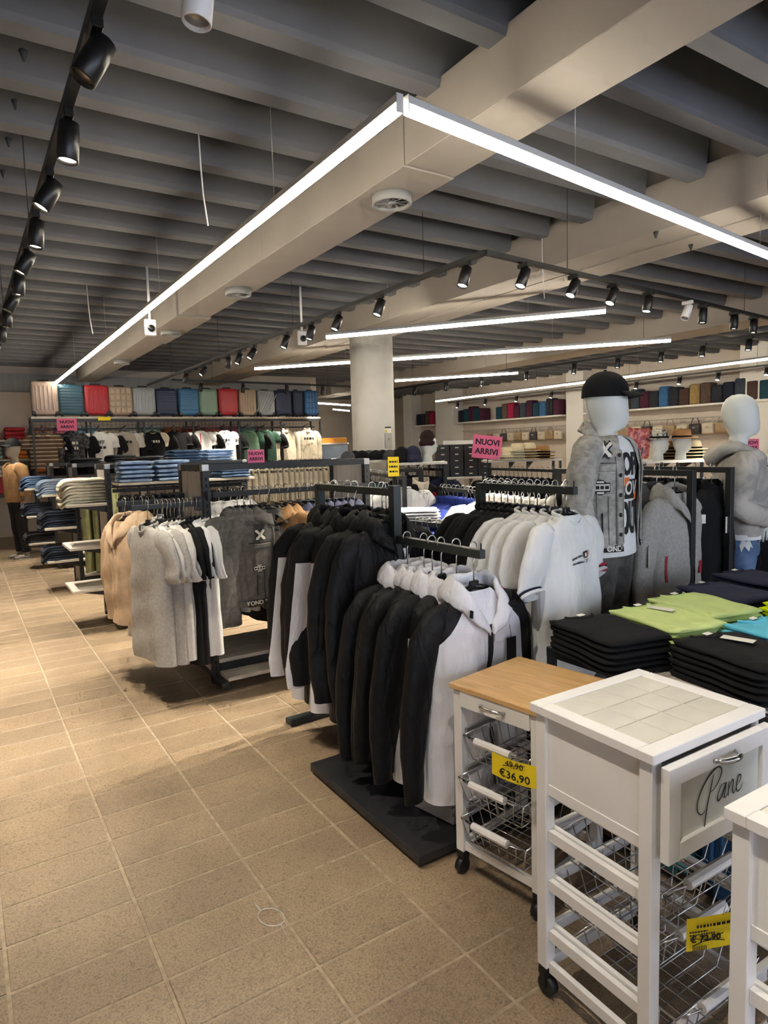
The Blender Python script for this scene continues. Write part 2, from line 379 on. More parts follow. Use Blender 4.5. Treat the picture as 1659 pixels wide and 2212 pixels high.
def track(p0, p1, label, z=2.78):
    p0 = Vector((p0[0], p0[1], z)); p1 = Vector((p1[0], p1[1], z)); d = p1-p0; L = d.length
    t = thing('track_rail', label, 'rail', p0, math.atan2(d.y, d.x), 'black light tracks')
    MB().bb((0, -.017, -.016), (L, .017, .016)).build('rail', BLACK, t)
    n = max(2, round(L/2.5))
    for k in range(n):
        x = L*(k+.3)/n; MB().tube([(x, 0, .0), (x, 0, .805)], .003, 5).build('suspension_wire', BLACK, t)
    return t
def make_spot(loc, tilt, az, label, watts, white=False, lit=True, cone=62, target=None):
    bmat = WHITEP if white else PLASTIC
    t = thing('track_spotlight', label, 'spotlight', loc, 0, 'track spotlights')
    key = 'w' if white else 'b'
    if key not in SPOTM:
        SPOTM[key] = (MB().box((0, 0, -.028), (.034, .10, .03), bv=.003).mesh('adapter', bmat), MB().tube([(0, 0, -.03), (0, 0, -.085)], .008, 8).mesh('stem', bmat),
            MB().lathe([(.02, .06), (.036, .052), (.0385, .0), (.0385, -.085), (.035, -.088), (.034, -.07), (.02, -.05)], 18).mesh('body', bmat),
            MB().lathe([(.031, -.068), (.033, -.074), (.0, -.076)], 18).mesh('lens', LENS), MB().lathe([(.031, -.068), (.033, -.074), (.0, -.076)], 18).mesh('lens', STEEL))
    A, St, B, Ln, L0 = SPOTM[key]
    link('adapter', A, t); link('stem', St, t)
    b = link('body', B, t, (0, 0, -.10)); b.rotation_mode = 'ZXY'; b.rotation_euler = (0, tilt, az)
    link('lens', Ln if lit else L0, b)
    if lit and watts > 0:
        l = bpy.data.lights.new('spot_lamp', 'SPOT'); l.energy = watts; l.color = WARM; l.spot_size = R(cone); l.spot_blend = .55; l.shadow_soft_size = .022
        lo = bpy.data.objects.new('spot_lamp', l); COL.objects.link(lo); lo.parent = b; lo.location = (0, 0, -.093)
    return t
SPOTM = {}
track((.43, -1.5), (.44, 13.5), 'black light track running over the open aisle at the far left')
track((3.06, 3.42), (3.02, 12.6), 'black light track running beside the second beam')
track((3.06, 3.42), (9.0, 4.0), 'black light track running crosswise over the folded shirts')
track((8.15, 12.3), (8.55, 4.2), 'black light track in front of the third beam')
track((12.25, 15.4), (12.3, 4.6), 'black light track nearest the wall with the upper shelves')
track((3.2, 11.6), (8.0, 11.9), 'distant black light track above the luggage shelf')
ORD = ('nearest', 'second', 'third', 'fourth', 'fifth', 'sixth', 'seventh', 'eighth', 'ninth', 'tenth', 'eleventh', 'twelfth', 'thirteenth')
for k_, (y, ti, az) in enumerate(((-.6, 25, 0), (.5, 22, 20), (1.4, 20, 35))):  # unseen lamps added behind the camera to brighten the near racks
    make_spot((.435, y, 2.78), R(-ti), R(az), 'added unseen black spotlight on the aisle track behind the camera, %s' % ('first', 'second', 'third')[k_], SPOT_W*.30, cone=75)
i = 0
for y, ti, az in ((2.18, 30, 190), (2.77, 6, 90), (3.36, 30, 150), (3.95, 8, 90), (4.56, 28, 150), (5.13, 8, 90), (5.74, 28, 150), (6.4, 5, 0), (7.2, 5, 0), (8.2, 20, 150), (9.4, 5, 0), (11., 10, 0)):
    make_spot((.435, y, 2.78), R(ti), R(az), 'black spotlight on the aisle track, %s from the camera' % ORD[i], SPOT_W*(.75 if y < 4.2 else .8), lit=y > 2.3, cone=78); i += 1
make_spot((.62, 1.78, 2.80), R(8), 0, 'white cylinder lamp at the top edge by the aisle track', 0, white=True, lit=False)
i = 0
for y, ti, az, k in ((3.62, 20, 40, .8), (4.72, 24, 30, .8), (5.45, 26, 45, 2.2), (6.0, 18, 20, 1.5), (6.6, 24, 40, 1.5), (7.55, 35, 30, 1.5), (8.0, 25, 20, 1.2), (8.4, 5, 0, 1.2), (9.4, 40, 300, 1.2), (10.3, 20, 60, 1.2)):
    make_spot((3.05, y, 2.78), R(ti), R(az), 'black spotlight on the track beside the second beam, %s from its corner' % ORD[i], SPOT_W*k, cone=58); i += 1
for i, (x, ti, az, k) in enumerate(((3.45, 26, 62, 1.7), (4.03, 30, 80, 1.6), (4.55, 30, 92, 1.2), (5.08, 16, 100, .9), (6.05, 6, 180, 1.3), (6.7, 5, 0, 1.3), (7.15, 6, 0, 1.3), (7.9, 6, 0, 1.3))):
    make_spot((x, 3.42+(x-3.06)*.0977, 2.78), R(ti), R(az), 'black spotlight on the crosswise track, %s from its corner' % ORD[i], SPOT_W*k, cone=56)
make_spot((5.75, 3.68, 2.78), R(30), R(200), 'white spotlight on the crosswise track', 0, white=True, lit=False)
for i, y in enumerate((4.6, 5.2, 5.8, 6.5, 7.3, 8.3, 9.4, 10.4, 11.4)):
    make_spot((8.53-(y-4.2)*.049, y, 2.78), R(12), R(180 if i % 2 else 0), 'small black spotlight on the third-beam track, %s from the right' % ORD[i], SPOT_W*1.2)
for i, y in enumerate((5.4, 6.3, 7.2, 8.0, 9.0, 10.2, 11.4, 12.6, 13.8, 15.0)):
    make_spot((12.27, y, 2.78), R(22), R(180), 'tiny black spotlight on the wall-side track, %s from the right' % ORD[i], SPOT_W*.9)
for i, x in enumerate((3.7, 4.5, 5.4, 6.2, 7.0, 7.7)):
    make_spot((x, 11.6+(x-3.2)*.0625, 2.78), R(10), R(270), 'distant black spotlight over the luggage shelf, %s from the left' % ORDW[i], SPOT_W*.9)

# round air vents under the boxed beam
def vent(y, label, r=.118):
    t = thing('air_vent', label, 'air vent', (2.29, y, 3.0), 0, 'round air vents')
    MB().lathe([(r, .0), (r, -.055), (r-.008, -.06), (r-.016, -.05), (r-.016, .0)], 28).build('rim', mat('vent_grey', '8f8f8c', .5), t)
    MB().lathe([(r-.018, -.01), (.0, -.012)], 24).build('backing', mat('vent_dark', '2b2b2c', .7), t)
    MB().lathe([(.022, -.02), (.022, -.052), (.0, -.055)], 12).build('hub', MATS['vent_grey'], t)
    bl = MB().box((.058, 0, -.04), (.075, .030, .003), rx=R(28)).mesh('blade', MATS['vent_grey'])
    for k in range(10):
        o = link('blade', bl, t); o.rotation_euler = (0, 0, k*math.pi/5)
for y, w in ((3.38, 'nearest'), (5.95, 'second'), (8.25, 'third'), (11.1, 'farthest')): vent(y, 'round grey air vent under the boxed beam, %s of the row' % w)

# security cameras on poles
def cctv(x, y, z, label):
    t = thing('security_camera', label, 'camera', (x, y, 3.25))
    MB().tube([(0, 0, 0), (0, 0, z-3.25+.07)], .012, 8).build('pole', WHITEP, t)
    MB().box((0, 0, z-3.25), (.10, .04, .15), bv=.006).build('housing', WHITEP, t)
    b = MB(); b.lathe([(.032, 0), (.032, .02), (.02, .03), (.0, .032)], 16, (0, -.02, z-3.25-.01), M=Matrix.Rotation(R(90), 3, 'X')); b.build('lens', PLASTIC, t)
cctv(1.61, 6.47, 2.69, 'white box camera on a pole left of the boxed beam')
cctv(3.22, 6.55, 2.71, 'pale box camera on a pole right of the boxed beam')
for (x, y, z1, lab) in ((1.267, 3.787, 2.79, 'near thin white cable hanging to the long light bar'), (1.275, 7.66, 2.8, 'far thin white cable hanging to the long light bar'), (4.345, 4.14, 2.75, 'thin white cable hanging beside the second beam')):
    tag(MB().tube([(x, y, 3.585), (x+.006, y, 3.1), (x+.012, y, 2.95), (x+.03, y-.0, z1)], .0045, 6).build('hanging_cable', WHITEP), lab, 'cable')
FITM = mat('dark_fitting', '2a2a2b', .6)
for k_, (x, y, z) in enumerate([(0.37, 3.341, 3.25), (0.37, 3.809, 3.25), (0.366, 4.264, 3.25), (0.365, 4.744, 3.25), (4.357, 3.043, 3.0), (4.877, 3.102, 3.0)]):
    tag(MB().lathe([(.016, .0), (.02, -.004), (.006, -.045), (0, -.05)], 10, (x, y, z)).build('ceiling_fitting', FITM), ('small dark cone fitting under a rib beside the aisle track, %s from the camera' if k_ < 4 else 'small dark cone fitting under the second beam, %s one') % ('first', 'second', 'third', 'fourth', 'left', 'right')[k_], 'fitting', 'cone fittings')

# ================================================================== garments on hangers
# local frame: origin where the hook sits on the rail, rail along Y, shoulders along X, front faces -Y
HANG = {}
def hanger_meshes(long_hook=False):
    if long_hook not in HANG:
        zt = -.115 if not long_hook else -.15
        pts = [(.0, 0, zt+.01)]
        hk = [(-.020*math.cos(a), 0, .004+.020*math.sin(a)) for a in [R(x) for x in (-35, 0, 30, 60, 90, 120, 150, 180)]]
        hk += [(.020, 0, -.012), (.006, 0, -.035), (0, 0, -.05), (0, 0, zt+.005)]
        hook = MB().tube(hk, .0028, 6)
        b = MB()
        for s in (-1, 1):
            b.tube([(0, 0, zt), (s*.05, 0, zt-.012), (s*.12, 0, zt-.045), (s*.19, 0, zt-.085), (s*.205, 0, zt-.10)], [.012, .013, .014, .013, .006], 6, flat=.8, upv=(0, 1, 0))
        b.box((0, 0, zt+.004), (.045, .018, .034), bv=.004)
        HANG[long_hook] = (b.mesh('hanger', PLASTIC), hook.mesh('hook', WIRE), zt)
    return HANG[long_hook]

def crumple(mb, i0, amp, fq, seed=0):
    off = Vector((seed*3.7, seed*1.3, 0))
    for i in range(i0, len(mb.v)):
        v = Vector(mb.v[i]); p = Vector((v.x*fq, v.y*fq, v.z*fq*.7))+off
        mb.v[i] = tuple(v+noise.noise_vector(p)*amp+noise.noise_vector(p*2.7)*amp*.4)
class Torso:
    """soft flattened tube from neck to hem, with folds; front(x, z) gives its surface"""
    def __init__(s, L=.70, W=.235, T=.07, zn=-.125, seed=1, fold=.014, flare=.06, drop=.075, neckw=.072, full=1.):
        s.L, s.W, s.T, s.zn, s.fold, s.flare, s.drop, s.neckw = L, W, T, zn, fold, flare, drop, neckw
        r = random.Random(seed); s.ph = [r.uniform(0, 6.28) for _ in range(8)]; s.k = r.uniform(17, 23); s.full = full; s.crum = .004
    def prof(s, d):
        ds = s.drop
        if d < ds: w = lerp(s.neckw, s.W*.94, (d/ds)**.85)
        else: w = s.W*(lerp(.94, 1., smooth01((d-ds)/.06)) + s.flare*(d-ds)/(s.L-ds))
        t = lerp(.045, s.T, smooth01(d/(ds*2.2)))*lerp(1., s.full, d/s.L)
        return w, t
    def fy(s, x, d, w, side):
        a = s.fold*smooth01((d-.03)/.35)*max(0., 1-abs(x/w)**4)
        p = s.ph if side < 0 else s.ph[4:]
        return a*(math.sin(s.k*x+p[0]+1.5*math.sin(3*d+p[2])) + .6*math.sin(s.k*2.1*x+p[1]-4*d)) + .35*a*math.sin(31*d+9*x+p[3])
    def pt(s, x, d, side):
        w, t = s.prof(d); e = max(0., 1-abs(x/w)**2.4)**(1/2.4)
        return Vector((x, side*t*e + s.fy(x, d, w, side)*(1 if e > 0 else 0)*min(1, e*1.5), s.zn-d))
    def front(s, x, z, eps=.003):
        d = s.zn-z; w, t = s.prof(min(max(d, .0), s.L)); x2 = max(-w*.985, min(w*.985, x))
        p = s.pt(x2, d, -1); p.y -= eps; return p
    def mesh(s, mb, n=26, rows=18, m=0, mf=None):
        ds = [0, .012, .03, .05, s.drop, s.drop+.03] + [lerp(s.drop+.06, s.L, (i/(rows-6))) for i in range(rows-5)]
        rs = []
        for d in ds:
            w, t = s.prof(d); ring = []
            for j in range(n):
                a = 2*math.pi*j/n; x = w*math.copysign(abs(math.cos(a))**.8, math.cos(a))*.9999
                ring.append(s.pt(x, d, 1 if math.sin(a) > 1e-6 else (-1 if math.sin(a) < -1e-6 else 0.)))
            rs.append(ring)
        f2 = None
        if mf: f2 = lambda i, j: mf(rs[i][j], rs[i][j])
        o0 = len(mb.v); mb.rings(rs, m, True, False, False, True, f2); crumple(mb, o0, s.crum, 7., s.k)
        s.hem = rs[-1]
        return mb
def sleeve_mb(T, side, kind, seed, ra=.075, mb=None, m=0, L=None, cuff_m=None, spread=0.):
    r = random.Random(seed*7+side); mb = mb or MB(); W, zs = T.W, T.zn-T.drop
    if kind == 'short':
        P = [(W*.60, 0, zs+.005), (W*.86, 0, zs-.02), (W*1.06, r.uniform(-.01, .01), zs-.09), (W*1.15, r.uniform(-.02, .02), zs-.17), (W*1.17, r.uniform(-.02, .02), zs-.215), (W*1.175, r.uniform(-.02, .02), zs-.235)]
        rr = [.055, .085, .098, .097, .096, .096]; fl = [.6, .5, .36, .27, .22, .22]
    else:
        L = L or .60
        y1, y2 = r.uniform(-.03, .03), r.uniform(-.035, .035)
        P = [(W*.60, 0, zs+.0), (W*.88, 0, zs-.03), (W*1.08, y1*.3, zs-.10), (W*1.17+spread*.3, y1*.7, zs-.22*L/.6), (W*1.21+spread*.55, y1, zs-.34*L/.6), (W*1.22+spread*.8, (y1+y2)/2, zs-.46*L/.6), (W*1.21+spread*.95, y2, zs-.56*L/.6), (W*1.20+spread, y2, zs-.63*L/.6)]
        rr = [.055, .083, .088, .082, .074, .066, .057, .050]; fl = [.6, .58, .55, .55, .55, .55, .55, .55]
    k = ra/.075
    P = [(side*p[0], p[1], p[2]) for p in P]
    # finer path with gentle kinks
    Q, QR, QF = [], [], []
    for i in range(len(P)-1):
        for t in (0, .5):
            Q.append(tuple(lerp(P[i][c], P[i+1][c], t) for c in range(3))); w = 1+(r.uniform(-.05, .05) if 1 < i < len(P)-2 else 0); QR.append(lerp(rr[i], rr[i+1], t)*k*w); QF.append(lerp(fl[i], fl[i+1], t))
    Q.append(P[-1]); QR.append(rr[-1]*k); QF.append(fl[-1])
    o0 = len(mb.v); mb.tube(Q, QR, 14, m, 'start', QF, (0, 1, 0)); crumple(mb, o0, .007, 9., seed)
    T.cuff = (Q[-1], Q[-2], QR[-1], QF[-1])
    return mb
def sweep_collar(T, kind, mats, root, seed=0):
    zn = T.zn
    if kind == 'crew':
        pts = []; 
        for j in range(18):
            a = 2*math.pi*j/17; pts.append((.078*math.cos(a), .052*math.sin(a), zn+.004-.045*max(0, -math.sin(a))**1.5+.008*max(0, math.sin(a))))
        MB().tube(pts, .010, 6, flat=.6).build('collar', mats, root)
    elif kind == 'hood':
        pts = [(-.014, -.088, zn-.15), (-.045, -.094, zn-.10), (-.085, -.075, zn-.045), (-.108, -.03, zn-.002), (-.108, .03, zn+.018), (-.075, .078, zn+.015), (-.028, .105, zn-.0), (.028, .105, zn-.0), (.075, .078, zn+.015), (.108, .03, zn+.018), (.108, -.03, zn-.002), (.085, -.075, zn-.045), (.045, -.094, zn-.10), (.014, -.088, zn-.15)]
        Q, RR = [], []; rad = [.02, .034, .046, .05, .052, .058, .066, .066, .058, .052, .05, .046, .034, .02]
        for i in range(len(pts)-1):
            for t in (0, .34, .67): Q.append(tuple(lerp(pts[i][c], pts[i+1][c], t) for c in range(3))); RR.append(lerp(rad[i], rad[i+1], t))
        Q.append(pts[-1]); RR.append(rad[-1])
        n = 10; rs = []
        for i, q in enumerate(Q):
            q = Vector(q); out = Vector((q.x, q.y-.0, 0)); out = out.normalized() if out.length > 1e-4 else Vector((0, 1, 0))
            dn = (Vector((0, 0, -1))+out*.55).normalized(); th = dn.cross(Vector((0, 0, 1)).cross(dn) if 0 else Vector((-out.y, out.x, 0))).normalized()
            rs.append([q+dn*(RR[i]*.25)+dn*(RR[i]*math.cos(2*math.pi*j/n))+th*(RR[i]*.34*math.sin(2*math.pi*j/n)) for j in range(n)])
        mb = MB(); mb.rings(rs); crumple(mb, 0, .016, 17., seed); mb.build('hood', mats, root)
    elif kind == 'shirt':
        mb = MB()
        for s in (-1, 1):
            def f(u, v, s=s):
                a = lerp(R(90), R(-78), u); x = .082*math.cos(a)*s; y = .055*math.sin(a)
                z = zn+.02-.055*smooth01((u-.45)/.55)
                out = v*lerp(.045, .075, smooth01((u-.3)/.7)); dn = v*lerp(.05, .06, u)
                return Vector((x+s*out*math.cos(a)*.9+s*.02*v*u, y+out*math.sin(a)*.9-.006, z-dn+.01*math.sin(3*v)))
            mb.grid(f, 10, 4); 
        o = mb.build('collar', mats, root)
        sm = o.modifiers.new('thick', 'SOLIDIFY'); sm.thickness = .006
    elif kind == 'stand':
        mb = MB(); rs = []
        for h, k in ((-.03, 1.05), (.0, 1.), (.03, .95), (.05, .97)):
            rs.append([(.080*k*math.cos(2*math.pi*j/18), .056*k*math.sin(2*math.pi*j/18)-.004, zn+h-.04*max(0, -math.sin(2*math.pi*j/18))) for j in range(18)])
        mb.rings(rs, 0, True, False, False); o = mb.build('collar', mats, root); sm = o.modifiers.new('thick', 'SOLIDIFY'); sm.thickness = .006
def garment(name, label, cat, body, sleeves=None, kind='short', collar='crew', collar_m=None, seed=1, L=.70, W=.235, T=.065, fold=.014, flare=.06, sl=None, yoke=None, cuff=None, hook=False, full=1., n=26, rows=18, ra=.075, mf=None, group=None, spread=0.):
    root = thing(name, label, cat, group=group)
    H, HK, zt = hanger_meshes(hook); h = link('hanger', H, root); link('hook', HK, h)
    To = Torso(L, W, T, zt-.01, seed, fold, flare, full=full)
    mb = To.mesh(MB(), n, rows, mf=mf)
    mats = body if isinstance(body, list) else [body]
    mb.build('body', mats, root)
    sleeves = sleeves or mats[0]
    if kind != 'none':
        for s in (-1, 1):
            so = sleeve_mb(To, s, kind, seed, ra, L=sl, spread=spread).build('sleeve', sleeves, root)
            if cuff is not None:
                q1, q0, rr, ff = To.cuff; d = (Vector(q1)-Vector(q0)).normalized()
                cm = cuff if isinstance(cuff, (list, tuple)) else [cuff]
                for i, c in enumerate(cm):
                    e = Vector(q1)-d*(.004+.011*i); MB().tube([e-d*.011, e+d*.003*(i == 0)], rr*1.07, 14, 0, False, ff*1.25, (0, 1, 0)).build('cuff', c, so)
    sweep_collar(To, collar, collar_m or sleeves, root, seed)
    root_T[root.name] = To
    return root
root_T = {}
def strip(To, x0, x1, z0, z1, nu=2, nv=12, eps=.003, mb=None, m=0, skew=0.):
    mb = mb or MB()
    return mb.grid(lambda u, v: To.front(lerp(x0, x1, u)+skew*v, lerp(z0, z1, v), eps), nu, nv, m)
def hangtag(root, To, x, z, m, w=.05, h=.10, off=.012, l=.05, name='price_tag'):
    p = To.front(x, z, off); q = To.front(x, z-l, off)
    t = MB().box((q.x, q.y, q.z-h/2), (w, .0012, h)).build(name, m, root)
    MB().tube([p, (p.x+.004, p.y, (p.z+q.z)/2), q], .0012, 4).build('tag_string', BINK if m is not BINK else CARD, t)
    return t
def block_mat(name, low, top, d0, k, zt, xo=.05, dmin=-9.):
    """two-colour cloth: the top colour covers the shoulders down to a slanting seam"""
    m = fab(name, low, .05, 8, .55, .55); nt = m.node_tree; N = nt.nodes; L = nt.links; b = N['Principled BSDF']
    tc = N.new('ShaderNodeTexCoord'); sp = N.new('ShaderNodeSeparateXYZ'); L.new(tc.outputs['Object'], sp.inputs[0])
    def mth(op, a, bb):
        q = N.new('ShaderNodeMath'); q.operation = op
        for i, v in enumerate((a, bb)):
            if v is None: continue
            if isinstance(v, (int, float)): q.inputs[i].default_value = v
            else: L.new(v, q.inputs[i])
        return q.outputs[0]
    ax = mth('ABSOLUTE', sp.outputs['X'], None); d = mth('SUBTRACT', zt, sp.outputs['Z'])
    fac = mth('LESS_THAN', d, mth('MULTIPLY_ADD', mth('SUBTRACT', ax, xo), k)) if 0 else None
    ma = N.new('ShaderNodeMath'); ma.operation = 'MULTIPLY_ADD'; L.new(mth('SUBTRACT', ax, xo), ma.inputs[0]); ma.inputs[1].default_value = k; ma.inputs[2].default_value = d0
    fac = mth('LESS_THAN', d, mth('MAXIMUM', ma.outputs[0], dmin))
    x = N.new('ShaderNodeMix'); x.data_type = 'RGBA'; L.new(fac, x.inputs[0])
    old = b.inputs['Base Color'].links[0].from_socket; L.new(old, x.inputs[6]); x.inputs[7].default_value = lin(top); L.new(x.outputs[2], b.inputs['Base Color'])
    return m
def row(protos, p0, p1, n, z, rz, jit=.06, labels=None, group=None, zj=0., rzfun=None, tj=.012):
    out = []; r = random.Random(n*13+int(abs(p0[0])*100))
    for i in range(n):
        t = (i+.5)/n; x = lerp(p0[0], p1[0], t)+r.uniform(-tj, tj)*(p1[0] != p0[0]); y = lerp(p0[1], p1[1], t)+r.uniform(-tj, tj)*(p1[1] != p0[1])
        pr = protos[i % len(protos)] if not callable(protos) else protos(i)
        a = (rzfun(i, t) if rzfun else rz) + r.uniform(-jit, jit)
        lb = labels(i) if callable(labels) else labels
        out.append(pr.put((x, y, z), a, lb, group))
    return out

BLK = fab('black_cloth', '0f0f11', .25, 20, .5, .85); WHT = fab('white_cloth', 'e6e6e4', .04, 10, .6); WHTN = fab('white_nylon', 'e4e4ea', .04, 8, .9, .55); BLKN = fab('black_nylon', '121214', .2, 8, .9, .55)
GRY = fab('grey_melange', 'a5a29b', .10, 60, .25); LGRY = fab('light_grey_cloth', 'c9c6c0', .06, 30, .3); CHAR = fab('charcoal_cloth', '4b4c50', .15, 30, .3); NAVY = fab('navy_cloth', '20243d', .15, 20, .35)
BEIGE = fab('beige_cotton', 'c0a688', .12, 12, .5); CREAM = fab('cream_cotton', 'd8cdb6', .08, 12, .4); OLIVE = fab('olive_cotton', '6d6f4c', .15, 12, .4); TAN = fab('tan_cotton', '93714c', .15, 12, .4)
DENG = den('washed_grey_denim', '5d5b58', '514f4c', 30); DENL = den('bleached_grey_denim', 'a8a59e', '939089', 26); DENN = den('navy_denim', '2b3450', '1b2138', 10); DENB = den('light_blue_denim', 'b2c4dc', '84a0c6', 8); DEND = den('dark_indigo_denim', '2f3a4c', '1b2230', 9); DENM = den('mid_blue_denim', '5a7394', '38506f', 8); DENK = den('black_denim', '24252b', '15161a', 9); DENW = den('ecru_denim', 'ddd7c2', 'b3ad98', 8)
REDC = fab('red_knit_trim', 'b02732', .1, 20, .2); NAVT = fab('navy_knit_trim', '1c2136', .1, 20, .2); GREEN = fab('bottle_green_cloth', '2f4a3d', .15, 14, .35); BLUE = fab('royal_blue_cloth', '22347c', .18, 12, .4); BROWN = mat('brown_check_cloth', '5b4433', .85, kind='plaid', scale=4.2, col2='b5a58d', bump=.2)

# ================================================================== stepped rack with black and white jackets (front)
def bar(mb, a, b, w=.03, h=.03, m=0):
    a, b = Vector(a), Vector(b); d = b-a; L = d.length; rz = math.atan2(d.y, d.x); ry = -math.asin(d.z/L)
    return mb.box((a+b)/2, (L, w, h), rz, m, ry=ry)
XR = 1.665
t = thing('garment_rack', 'anthracite stepped two-arm rack carrying the black and white jackets', 'clothes rack', (XR, 2.5, 0))
def part(name, mb, m, parent, loc=None): return mb.build(name, m, parent, loc)
part('post', MB().bb((-.022, -.022, .05), (.022, .022, 1.33), bv=.003), RACK, t)
part('post', MB().bb((.10, .08, .05), (.144, .124, 1.0), bv=.003), RACK, t)
part('arm', MB().bb((-.015, -.60, 1.065), (.015, -.02, 1.10), bv=.002), RACK, t)
part('arm', MB().bb((-.015, .02, 1.28), (.015, .74, 1.315), bv=.002), RACK, t)
part('end_pin', MB().tube([(0, -.59, 1.09), (0, -.59, 1.125)], .004, 6), RACK, t)
part('stretcher', MB().bb((-.02, .02, .9), (.14, .11, .93)), RACK, t)
part('post', MB().bb((-.022, .72, .0), (.022, .764, 1.315), bv=.003), RACK, t)
part('foot', MB().bb((-.25, .70, .0), (.25, .78, .03), bv=.003), RACK, t)
PLAT = mat('black_platform_board', '232326', .42, kind='wall', scale=8, var=.2, bump=.05)
pf = MB().bb((1.27, 1.81, .012), (2.13, 2.68, .05), bv=.004).build('platform_board', PLAT)
for x in (1.33, 2.07):
    for y in (1.87, 2.62): MB().bb((x-.03, y-.03, 0), (x+.03, y+.03, .012)).build('foot', BLACK, pf)
tag(pf, 'low black display platform on the floor under the jackets', 'platform')

BWS = block_mat('black_sleeve_white_gusset', 'e2e2e8', '121214', .16, 8.0, -.16, .306, .20); BW1 = block_mat('white_nylon_black_shoulders', 'e4e4ea', '121214', -.01, 1.05, -.16); BW2 = block_mat('white_nylon_black_top', 'e2e2e8', '121214', .14, .35, -.16)
def bw_jacket(name, label, L, hoodm, seed, whiteness, sl, shift=0.):
    bmat = {1: BW1, 0: BW2, 2: BLKN}[whiteness]
    g = garment(name, label, 'jacket', [bmat], BLKN, 'long', 'hood', hoodm, seed, L, .235, .085, .018, .14, sl, hook=True, full=1.25, n=36, rows=26, ra=.066, spread=.045)
    for c in g.children:
        if c.name.startswith('sleeve'):
            c.location.y = shift
            if whiteness == 0: c.data.materials[0] = BWS
    To = root_T[g.name]
    strip(To, -.012, .012, To.zn-.13, To.zn-L+.02, 2, 22, .004).build('zip', BINK, g)
    part('zip_flap', strip(To, .016, .05, To.zn-.12, To.zn-.20, 2, 4, .006), WHTN, g)
    MB().box((-.10, -.09, To.zn-.075), (.07, .006, .028), rz=R(25), ry=R(22), bv=.001).build('shoulder_tab', BLK, g)
    MB().box((.10, -.09, To.zn-.075), (.07, .006, .028), rz=R(-25), ry=R(-22), bv=.001).build('shoulder_tab', BLK, g)
    return g, To
j1, To1 = bw_jacket('hooded_jacket', 'x', .79, WHTN, 3, 1, .66)
hangtag(j1, To1, .085, To1.zn-.14, PLASTIC, .055, .16, .022, .05)
J1 = Proto(j1); j1b, _ = bw_jacket('hooded_jacket', 'x', .78, WHTN, 11, 1, .65, .035); J1b = Proto(j1b)
gl = 'white and black hooded jackets on the low arm'
for i, (y, a, p) in enumerate(((1.955, 6, J1), (2.075, -4, J1b), (2.15, 5, J1), (2.22, -3, J1b), (2.30, 4, J1b), (2.40, 0, J1))):
    p.put((XR+.012*math.sin(i*2.), y, 1.102), R(a), 'white and black hooded jacket on the low arm, %s from the front' % ('foremost', 'second', 'third', 'fourth', 'fifth', 'rearmost')[i], gl)
j2, _ = bw_jacket('long_parka', 'x', .95, BLKN, 5, 0, .72, .02); J2 = Proto(j2); j2b, _ = bw_jacket('long_parka', 'x', .93, BLKN, 17, 2, .70); J2b = Proto(j2b)
for i, (y, a) in enumerate(((2.575, 10), (2.625, -3), (2.67, 3), (2.82, -14), (2.87, -8), (2.91, -10), (3.04, -14))):
    (J2 if i in (3, 6) else J2b).put((XR+.015*math.sin(i*2.3)-(.035 if i in (3, 6) else 0), y, 1.317), R(a), ('long black parka with white lower panel on the high arm, %s' if i in (3, 6) else 'long all-black parka on the high arm, %s') % ('nearest the post', 'second from the post', 'third from the post', 'fourth from the post', 'fifth from the post', 'sixth from the post', 'at the far end')[i], 'long black parkas on the high arm')

# ---------------------------------------------------------------- rack with white and black t-shirts
XT = 2.235
t = thing('garment_rack', 'anthracite rack carrying the white and black t-shirts', 'clothes rack', (XT, 2.56, 0))
part('post', MB().bb((-.02, -.02, .0), (.02, .02, 1.31), bv=.003), RACK, t); part('arm', MB().bb((-.015, -.62, 1.275), (.015, .0, 1.31), bv=.002), RACK, t)
part('end_pin', MB().tube([(0, -.61, 1.30), (0, -.61, 1.335)], .004, 6), RACK, t); part('foot', MB().bb((-.28, -.05, .0), (.28, .05, .03), bv=.003), RACK, t); part('foot', MB().bb((-.04, -.6, .0), (.04, .0, .03), bv=.003), RACK, t)
part('post', MB().bb((-.02, -.02, .93), (.02, .10, .96)), RACK, t)
w1 = garment('t_shirt', 'x', 't-shirt', WHT, WHT, 'short', 'crew', WHT, 21, .74, .245, .07, .022, .04, cuff=[WHT, NAVT], full=1.25, n=30, rows=20)
To = root_T[w1.name]; mb = MB(); zt = To.zn-.20
for i in range(2): bars(mb, lambda x, z: To.front(x, z+.10*(x+.09)*(1-i), .004), -.095, .0, zt+.018-.020*i, .008, 0, 3+i)
put_text(mb, 'JE', .030, lambda x, z: To.front(x+.083, zt+z+.026, .004), 1); put_text(mb, 'E. 1961', .020, lambda x, z: To.front(x+.048, zt+z-.002, .004), 0, .0006)
strip(To, .010, .062, zt+.040, zt+.012, 4, 2, .004, mb, 0); strip(To, .012, .040, zt+.034, zt+.018, 3, 2, .0046, mb, 2); strip(To, .036, .060, zt+.035, zt+.018, 3, 2, .0048, mb, 1)
mb.build('chest_print', [BINK, REDP, CARD], w1); W1 = Proto(w1)
w2 = garment('t_shirt', 'x', 't-shirt', WHT, WHT, 'short', 'crew', WHT, 25, .73, .24, .06, .014, .04, cuff=[REDC, NAVT, REDC], full=1.2, n=26, rows=16); W2 = Proto(w2)
k1 = garment('t_shirt', 'x', 't-shirt', BLK, BLK, 'short', 'crew', BLK, 27, .72, .24, .06, .014, .04, cuff=[BLK, REDC], full=1.1, n=26, rows=16); K1 = Proto(k1)
W1.put((XT-.01, 1.985, 1.312), R(14), 'white t-shirt with small chest lettering at the front of the rack', None)
